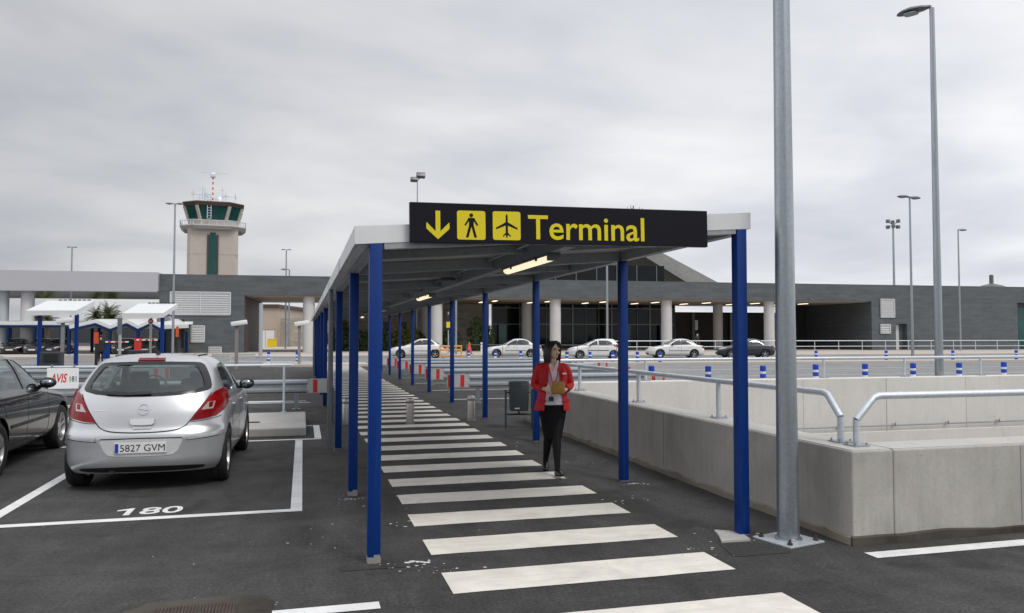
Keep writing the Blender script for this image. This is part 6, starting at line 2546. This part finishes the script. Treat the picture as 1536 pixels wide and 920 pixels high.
for i in range(5):
    mb.bx(-5 + i * 3.2, -3.2 + i * 3.2, -.2, .2, .009, .012)
o = mb.build('service_road_marking', MT['line'])
o.location = (AT(395, 525, 90).x, AT(395, 525, 90).y, .14)
tag(o, kind='structure')
q = AT(391, 519, 60)
sp_ = thing('bare_post', 'tall grey post before the left opening of the terminal', 'post', (q.x, q.y, 0))
mb = MB(); mb.tube([(0, 0, 0), (0, 0, EYE + (504 - 455) * 60 / FPX)], .14, 10); mb.build('pole', MT['galv_dull'], sp_, smooth=True)
mb = MB(); mb.box((0, 0, .01), (.4, .4, .02)); mb.build('base_plate', MT['galv'], sp_)
o, L_, h_ = block('low_wall', 'low pale concrete wall at the foot of the louvred left block', 'wall', 318, 381, 531, 58, .4, MT['kerb'])
o, L_, h_ = block('low_wall', 'low pale concrete wall behind the dark cabinets at far left', 'wall', 62, 140, 533, 49, .4, MT['kerb'])
# distant sheds under the pale porch
o, L_, h_ = block('hangar', 'distant long dark roofed shed behind the vaulted parking shelters', 'building', -30, 232, 491, 190, 20, M('far_shed_dark', (.05, .055, .06), .8))

# ---- pay canopies, card readers and cabinets at far left ---------------------
def pay_canopy(label, u0, u1, vf, d, base_v, upost):
    a, b = AT(u0, 504, d), AT(u1, 504, d)
    w = (b - a).length
    e = b - a
    z = EYE + (504 - vf) * d / FPX
    o = thing('pay_canopy', label, 'canopy', (a.x, a.y, 0), math.atan2(e.y, e.x), 'white canopies over the car park lanes')
    mb = MB()
    mb.prism([(0, 0, z - .26), (0, 0, z), (0, 1.9, z + .62), (0, 1.9, z + .36)], (w, 0, 0))
    rf = mb.build('roof', MT['white'], o)
    n = 7
    for i in range(n):
        mb = MB()
        mb.bx(w * .25 + w * .7 * i / n, w * .25 + w * .7 * i / n + .16, 1.86, 1.93, z + .63, z + .68)
        q = mb.build('roof_rib', MT['black'], None)
        q.parent = rf
    for fx in upost:
        mb = MB()
        mb.box((w * fx, .3, (z - .2) / 2), (.16, .16, z - .2))
        mb.build('post', MT['blue'], o)
    return o


pay_canopy('white lane canopy with dark roof ribs, the left one of two at far left', 38, 113, 466, 42, 553, (.96, .22))
pay_canopy('white lane canopy with dark roof ribs beside the louvred block', 183, 244, 470, 44, 553, (.93,))


def reader(label, u, vtop, d, flip=1, h=None):
    q = AT(u, 504, d)
    z = EYE + (504 - vtop) * d / FPX
    o = thing('camera_pole', label, 'camera pole', (q.x, q.y, 0), 0, 'white plate readers on grey poles')
    mb = MB()
    mb.box((0, 0, z / 2), (.16, .16, z))
    mb.build('pole', M('pole_grey_brown', (.24, .23, .22), .5) if 'pole_grey_brown' not in bpy.data.materials else bpy.data.materials['pole_grey_brown'], o)
    mb = MB()
    mb.box((flip * .12, -.1, z + .10), (.80, .28, .24), ry=R(-9 * flip), bevel=.05)
    hd_ = mb.build('camera_housing', MT['board'], o, smooth=True)
    mb = MB()
    mb.box((flip * .12 - flip * .36, -.1, z + .045), (.05, .22, .18), ry=R(-9 * flip))
    q2 = mb.build('lens', MT['black'], None)
    q2.parent = hd_
    return o


reader('white plate reader on a brown grey pole left of the blue canopy post', 94, 484, 42)
reader('white plate reader on a pole before the right edge of the louvred block', 243, 482, 46)
reader('white plate reader on a pole in front of the louvred left block', 355, 488, 40)
reader('white plate reader on a pole just left of the thick round column', 449, 488, 44)
reader('white camera high beside the left edge of the louvred block', 226, 461, 60)
for lab, u, v0, v1, w, d in (('dark grey cabinet behind the tubular fence at left', 79, 528, 556, .95, 40), ('low dark cabinet behind the silver car roof at left', 209, 525, 556, .95, 41)):
    q = AT(u, 504, d)
    z = EYE - (v0 - 504) * d / FPX
    o = thing('ticket_cabinet', lab, 'cabinet', (q.x, q.y, 0))
    mb = MB(); mb.box((0, 0, z / 2), (w, .55, z), bevel=.03); mb.build('case', M('cabinet_grey_' + str(u), (.035, .042, .05), .5), o)
    mb = MB(); mb.box((0, -.28, z * .62), (w * .7, .012, z * .5)); mb.build('front_panel', MT['black'], o)
for lab, u, vt, d in (('slim grey post with a red notice among the parking shelters', 145, 497, 40), ('grey post standing between the pay canopies', 180, 475, 40), ('red banded post by the louvred block', 266, 490, 60)):
    q = AT(u, 504, d)
    z = EYE + (504 - vt) * d / FPX
    o = thing('sign_post', lab, 'post', (q.x, q.y, 0))
    mb = MB(); mb.tube([(0, 0, 0), (0, 0, z)], .075, 8); mb.build('pole', MT['galv_dull'] if 'grey post standing' in lab else MT['black'], o, smooth=True)
    mb = MB(); mb.box((0, -.09, z * .82), (.22, .03, z * .30)); mb.build('notice', MT['conered'] if 'red' in lab else MT['lampgrey'], o)
q = AT(226, 504, 46)
o = thing('no_entry_sign', 'small round red no entry sign on a thin post beside the right pay canopy', 'road sign', (q.x, q.y, 0))
z = EYE + (504 - 482) * 46 / FPX
mb = MB(); mb.tube([(0, 0, 0), (0, 0, z)], .035, 8); mb.build('pole', MT['galv_dull'], o, smooth=True)
mb = MB(); mb.lathe([(.0, -.05), (.15, -.05), (.15, -.03), (0, -.03)], (0, 0, z), 24, 'Y'); dsk = mb.build('disc', MT['red'], o)
mb = MB(); mb.box((0, -.056, z), (.2, .008, .055)); q2 = mb.build('white_bar', MT['board'], None); q2.parent = dsk

# ---- vaulted parking shelters with cars under them -----------------------------
def shelter(label, peaks, d, v_pk, v_val, flat=False):
    """folded white roof on blue frames; peaks = pixel columns of valleys and ridges"""
    a = AT(peaks[0], 504, d)
    b = AT(peaks[-1], 504, d)
    e = b - a
    o = thing('parking_shelter', label, 'parking shelter', (a.x, a.y, 0), math.atan2(e.y, e.x), 'white roofed parking shelters')
    w = e.length
    xs_ = [w * (u - peaks[0]) / (peaks[-1] - peaks[0]) for u in peaks]
    zp, zv = EYE + (504 - v_pk) * d / FPX, EYE + (504 - v_val) * d / FPX
    zz = [zp if (i % 2 and not flat) else zv for i in range(len(xs_))]
    mb = MB()
    for i in range(len(xs_) - 1):
        mb.prism([(xs_[i], 0, zz[i] - .1), (xs_[i + 1], 0, zz[i + 1] - .1), (xs_[i + 1], 0, zz[i + 1] + .22), (xs_[i], 0, zz[i] + .22)], (0, 5.5, .15))
    mb.build('roof', MT['white'], o)
    mb = MB()
    for i in range(len(xs_) - 1):
        mb.bar((xs_[i], -.06, zz[i] - .22), (xs_[i + 1], -.06, zz[i + 1] - .22), .12, .22)
    mb.build('edge_frame', MT['navy'], o)
    for i in range(0, len(xs_), 1 if flat else 2):
        for yy in (0, 5.0):
            mb = MB()
            mb.box((xs_[i], yy, (zv - .3) / 2), (.2, .2, zv - .3))
            mb.build('post', MT['navy'], o)
    return o


shelter('folded white parking shelter with three low gables, left of the louvred block', [104, 143, 165, 190, 207, 226, 243], 66, 483, 492)
shelter('flat white parking shelter with a blue edge at the far left', [-40, 12, 52, 92, 103], 68, 486, 486, True)
mb = MB()
i = 0
CP = [(MT['charcoal'], 'charcoal saloon parked nose out under the flat shelter at far left', 24, 66, R(185)),
      (MT['carblue'], 'dark blue grey saloon under the flat shelter, right of the thick column', 62, 66, R(178)),
      (MT['charcoal'], 'dark saloon parked under the second gable of the folded shelter', 188, 66, R(182)),
      (MT['charcoal'], 'dark saloon parked under the right gable of the folded shelter', 224, 67, R(180)),
      (MT['carblue'], 'dark saloon parked under the flat shelter just left of the blue canopy post', 88, 67, R(175))]
for mt, lab, u, d, rz_ in CP:
    o = copy_tree(far_s, lab)
    o['group'] = 'cars parked under the white shelters'
    kerb(o, u, 520, d + 1.8, rz_)
    repaint(o, MT['carwhite'], mt)

# ---- barrier arms by the shelters
for lab, u0, u1, v, d in (('red and white barrier arm under the left part of the folded shelter', 160, 195, 513, 58), ('white barrier arm under the right gable of the folded shelter', 207, 238, 510, 58)):
    a, b = AT(u0, 504, d), AT(u1, 504, d)
    e = b - a
    z = EYE - (v - 504) * d / FPX
    o = thing('barrier_arm', lab, 'barrier', (a.x, a.y, 0), math.atan2(e.y, e.x))
    mb = MB(); mb.box((0, 0, z / 2), (.4, .35, z + .2), bevel=.03); mb.build('cabinet', MT['red'] if 'right' in lab else MT['blue'], o)
    mb = MB(); mb.box((e.length / 2, -.2, z), (e.length, .06, .1)); arm = mb.build('arm', MT['board'], o)
    for i in range(3):
        mb = MB()
        mb.box((e.length * (.2 + .3 * i), -.235, z), (e.length * .12, .006, .1))
        q2 = mb.build('red_band', MT['red'], None)
        q2.parent = arm

# ---- railings along the kerb in front of the terminal ---------------------------
r0, r1 = AT(915, 530, 66), AT(1560, 526, 75)
tube_fence('kerb_railing', 'long pale steel railing along the pavement before the terminal', [(r0.x, r0.y, .14), (r1.x, r1.y, .14)], [1.12, .62], 2.4, 1.12, .035, MT['galv_light'], 'railing', .03)
r0, r1 = AT(700, 540, 57), AT(925, 540, 54)
tube_fence('wire_railing', 'thin dark railing in front of the white taxis', [(r0.x, r0.y, 0), (r1.x, r1.y, 0)], [1.05], 2.6, 1.05, .022, MT['lampgrey'], 'railing', .02)
r0, r1 = AT(345, 560, 44), AT(470, 560, 44)
tube_fence('low_railing', 'short pale railing on the traffic island left of the walkway posts', [(r0.x, r0.y, 0), (r1.x, r1.y, 0)], [.55, .25], 2.4, .55, .03, MT['galv_light'], 'railing', .03)

# ---- cone, orange barrier, small posts
q = AT(704, 524, 66)
o = thing('traffic_cone', 'orange red traffic cone on the lawn edge before the granite wall', 'traffic cone', (q.x, q.y, .14))
mb = MB(); mb.lathe([(.26, .03), (.04, 1.05), (0, 1.06)], (0, 0, 0), 16); mb.build('cone', MT['conered'], o, smooth=True)
mb = MB(); mb.box((0, 0, .015), (.6, .6, .03)); mb.build('base', MT['black'], o)
q = AT(676, 535, 53)
o = thing('works_barrier', 'orange plastic works barrier standing before the white saloon', 'barrier', (q.x, q.y, 0), R(-8))
mb = MB()
for z in (.35, .75, 1.0):
    mb.box((0, 0, z), (1.5, .06, .12), bevel=.02)
for x in (-.72, 0, .72):
    mb.box((x, 0, .55), (.09, .07, 1.05), bevel=.02)
mb.build('panel', MT['orange'], o)
mb = MB()
for x in (-.6, .6):
    mb.box((x, 0, .04), (.12, .6, .08), bevel=.02)
mb.build('foot', MT['black'], o)
q = AT(723, 524, 66)
o = thing('white_bollard', 'small white bollard right of the traffic cone', 'bollard', (q.x, q.y, .14))
mb = MB(); mb.lathe([(.13, 0), (.13, .7), (.09, .74), (.09, .84), (.14, .88), (.14, .98), (0, 1.02)], n=14); mb.build('body', MT['board'], o, smooth=True)
mb = MB(); mb.lathe([(.135, .5), (.137, .52), (.137, .6), (.135, .62)], n=14); mb.build('band', MT['plate_grey'], o)
q = AT(662, 512, 66)
o = thing('info_sign', 'thin sign post with a narrow yellow and black board beside the front column', 'sign', (q.x + .6, q.y, .14))
mb = MB(); mb.tube([(0, 0, 0), (0, 0, 3.6)], .05, 8); mb.build('pole', MT['galv_dull'], o)
mb = MB(); mb.box((0, -.06, 2.7), (.5, .04, 1.3)); pnl = mb.build('board', MT['ink'], o)
mb = MB(); mb.box((0, -.085, 2.5), (.38, .01, .5)); q2 = mb.build('yellow_field', MT['yellow'], None); q2.parent = pnl

# ---- planting -----------------------------------------------------------------
def leaves(mb, c, rad, n, s, rnd, flat=.0):
    c = Vector(c)
    for i in range(n):
        while True:
            p = Vector((rnd.uniform(-1, 1), rnd.uniform(-1, 1), rnd.uniform(-1, 1)))
            if .35 < p.length < 1:
                break
        q = c + Vector((p.x * rad[0], p.y * rad[1], p.z * rad[2]))
        d = Vector((rnd.gauss(0, 1), rnd.gauss(0, 1), rnd.gauss(0, .8))).normalized()
        u_ = d.orthogonal().normalized()
        w_ = d.cross(u_)
        k = s * rnd.uniform(.6, 1.3)
        mb.face([mb.bm.verts.new(v) for v in (q - u_ * k, q + w_ * k * .5, q + u_ * k, q - w_ * k * .5)])


def bush(name, label, u, v, d, w, dep, h, mat, n, cat='hedge', s=.14, base=.14, seed=1):
    rnd = random.Random(seed)
    q = AT(u, v, d)
    o = thing(name, label, cat, (q.x, q.y, base), TZ)
    mb = MB()
    k = max(1, int(w / 1.1))
    for i in range(k):
        x = -w / 2 + w * (i + .5) / k
        hh = h * rnd.uniform(.85, 1.12)
        leaves(mb, (x, rnd.uniform(-.1, .1), hh * .52), (w / k * .75, dep / 2, hh * .52), int(n / k), s, rnd)
    mb.build('foliage', mat, o, fix=False)
    mb = MB()
    for i in range(k * 2):
        x = -w / 2 + w * (i + .5) / (k * 2)
        mb.tube([(x, 0, 0), (x + rnd.uniform(-.1, .1), 0, h * .55)], [.04, .02], 5)
    mb.build('stems', MT['bark'], o)
    return o


bush('hedge', 'dark green clipped hedge seen through the walkway posts', 565, 521, 80, 9.5, 1.8, 2.1, MT['leaf'], 5200, seed=2)
bush('hedge', 'dark green clipped hedge at the far end of the zebra crossing, between left posts', 522, 521, 82, 3.6, 1.6, 2.3, MT['leaf'], 2200, seed=8)
bush('shrub', 'yellow green shrub standing beside the dark hedge', 609, 521, 80, 2.4, 1.8, 2.7, MT['leaf_y'], 1600, 'shrub', seed=3)
bush('shrub', 'yellowish upright shrub at the far end of the crossing, behind the left posts', 517, 515, 84, 1.3, 1.2, 3.6, MT['leaf_y'], 1000, 'shrub', seed=4)
bush('shrub', 'dark shrub at the foot of the granite wall left of the cone', 672, 523, 79, 2.2, 1.5, 2.4, MT['leaf'], 1300, 'shrub', seed=5)
bush('shrub', 'tall dark shrub between the granite wall and the glazed hall', 722, 523, 80, 2.2, 1.5, 3.2, MT['leaf'], 1500, 'shrub', seed=6)
mb = MB()
a, b = fpt(fs(500, 8), 8.0, .145), fpt(fs(735, 8), 8.0, .145)
c, d = fpt(fs(735, 13), 13.4, .145), fpt(fs(500, 13), 13.4, .145)
mb.quad([a, b, c, d])
tag(mb.build('lawn', MT['grass']), kind='stuff')


def palm(label, u, v, d, h, seed):
    rnd = random.Random(seed)
    q = AT(u, 504, d)
    o = thing('palm_tree', label, 'palm tree', (q.x, q.y, 0), 0, 'palm trees behind the parking shelters')
    mb = MB()
    mb.tube([(0, 0, 0), (.1, 0, h * .5), (0, .05, h)], [.34, .26, .24], 10)
    mb.build('trunk', MT['bark'], o, smooth=True)
    mb = MB()
    for i in range(46):
        a = rnd.uniform(0, 6.283)
        el = rnd.uniform(-.5, 1.35)
        L = rnd.uniform(1.5, 2.3)
        prev = Vector((0, .05, h))
        dr_ = Vector((math.cos(a) * math.cos(el), math.sin(a) * math.cos(el), math.sin(el)))
        for k in range(7):
            nx = prev + dr_ * (L / 7)
            dr_ = (dr_ + Vector((0, 0, -.16))).normalized()
            sd = dr_.cross(Vector((0, 0, 1)))
            sd = sd.normalized() if sd.length > .01 else Vector((1, 0, 0))
            for s in (-1, 1):
                for z in range(2):
                    p0 = prev.lerp(nx, z * .5)
                    tip = p0 + sd * s * (.55 * (1 - k / 8)) + dr_ * .25 - Vector((0, 0, .12))
                    mb.face([mb.bm.verts.new(w) for w in (p0, p0 + dr_ * .1, tip)])
            prev = nx
    mb.build('crown', MT['palm'], o, fix=False)
    return o


def vh(v, d):
    return EYE + (504 - v) * d / FPX


palm('shorter palm of the pair showing above the folded shelter', 144, 480, 105, vh(475, 105), 1)
palm('taller palm of the pair showing above the folded shelter', 161, 480, 106, vh(471, 106), 2)
palm('low palm tucked against the taller one on its right', 166, 480, 104, vh(480, 104), 5)
palm('palm half hidden under the left pay canopy roof', 58, 480, 108, vh(478, 108), 3)
palm('palm top just right of the thick pale column, under the left canopy', 70, 480, 110, vh(480, 110), 4)
# ================================================================== LIGHT, SKY, CAMERA
SUN_EL, SUN_AZ = R(52), R(150)          # azimuth measured from +Y towards +X: behind and to the right
w = bpy.data.worlds.new('World')
SC.world = w
w.use_nodes = True
nt = w.node_tree
bg = nt.nodes['Background']
sky = nt.nodes.new('ShaderNodeTexSky')
sky.sky_type = 'NISHITA'
sky.sun_disc = False
sky.sun_elevation = SUN_EL
sky.sun_rotation = SUN_AZ
sky.air_density = 1.0
sky.dust_density = 3.0
tcn = nt.nodes.new('ShaderNodeTexCoord')
sx = nt.nodes.new('ShaderNodeSeparateXYZ')
nt.links.new(tcn.outputs['Generated'], sx.inputs[0])


def mth(op, a, b=None, clamp=False):
    n = nt.nodes.new('ShaderNodeMath')
    n.operation = op
    n.use_clamp = clamp
    for i, v in enumerate((a, b)):
        if v is None:
            continue
        if isinstance(v, (int, float)):
            n.inputs[i].default_value = v
        else:
            nt.links.new(v, n.inputs[i])
    return n.outputs[0]


zc = mth('ADD', mth('MAXIMUM', sx.outputs['Z'], 0.0), 0.16)
cb = nt.nodes.new('ShaderNodeCombineXYZ')
nt.links.new(mth('DIVIDE', sx.outputs['X'], zc), cb.inputs[0])
nt.links.new(mth('DIVIDE', sx.outputs['Y'], zc), cb.inputs[1])
n1 = noise(nt, cb.outputs[0], 0.42, 5, 0.5, 0.6)
n2 = noise(nt, cb.outputs[0], 1.25, 5, 0.5, 0.4)
cl_ = mth('ADD', mth('MULTIPLY', n1, .68), mth('MULTIPLY', n2, .32))
clouds = ramp(nt, cl_, [(0.34, (4.75, 4.9, 5.42)), (0.45, (6.0, 6.13, 6.56)), (0.55, (7.72, 7.78, 7.92)), (0.66, (9.25, 9.25, 9.2))])
# the cloud deck is thinner, so brighter, towards the sun side (+X)
gain = mth('ADD', mth('MULTIPLY', sx.outputs['X'], .44), 0.93)
gain = mth('ADD', mth('MAXIMUM', gain, .78), mth('MULTIPLY', mth('MAXIMUM', mth('SUBTRACT', mth('MULTIPLY', sx.outputs['X'], -1.0), .36), 0), 1.1))  # extra glow added to the unseen far-left sky, lifting the shaded walkway-side wall
# an overcast sky is brightest overhead
up = mth('DIVIDE', mth('SUBTRACT', sx.outputs['Z'], .40), .5, True)
gain = mth('MULTIPLY', gain, mth('ADD', mth('MULTIPLY', up, .75), 1.0))
low = mth('MULTIPLY', mth('SUBTRACT', 0.22, mth('MINIMUM', mth('MAXIMUM', sx.outputs['Z'], 0), .22)), .5)
gain = mth('ADD', gain, mth('MULTIPLY', low, mth('ADD', mth('MULTIPLY', sx.outputs['X'], 1.6), .42, True)))
gv = nt.nodes.new('ShaderNodeVectorMath')
gv.operation = 'SCALE'
nt.links.new(clouds, gv.inputs[0])
nt.links.new(gain, gv.inputs['Scale'])
mixed = mix(nt, 0.93, sky.outputs['Color'], gv.outputs[0])
nt.links.new(mixed, bg.inputs['Color'])
bg.inputs['Strength'].default_value = 0.105

sun = bpy.data.lights.new('sun', 'SUN')
sun.energy = 1.3
sun.angle = R(18)
sun.color = (1.0, 0.965, 0.91)
so = bpy.data.objects.new('sun', sun)
COL.objects.link(so)
sd_ = Vector((math.sin(SUN_AZ) * math.cos(SUN_EL), math.cos(SUN_AZ) * math.cos(SUN_EL), math.sin(SUN_EL)))
so.rotation_euler = (-sd_).to_track_quat('-Z', 'Y').to_euler()
so.location = sd_ * 60

cam = bpy.data.cameras.new('camera')
cam.sensor_width = 36.0
cam.lens = FPX / 1536.0 * 36.0
cam.clip_end = 3000
cam.clip_start = .05
co_ = bpy.data.objects.new('camera', cam)
COL.objects.link(co_)
co_.location = (0, 0, EYE)
co_.rotation_euler = (math.pi / 2 + PITCH, 0, -YAW)
SC.camera = co_

SC.view_settings.view_transform = 'Standard'
SC.view_settings.look = 'None'
SC.view_settings.exposure = 0.0
SC.view_settings.gamma = 1.0
SC.view_settings.use_curve_mapping = False
SC.render.engine = 'CYCLES'
SC.cycles.use_denoising = True
SC.cycles.max_bounces = 6
SC.cycles.transparent_max_bounces = 12
SC.cycles.caustics_reflective = False
SC.cycles.caustics_refractive = False
SC.render.resolution_x = 1024
SC.render.resolution_y = 613
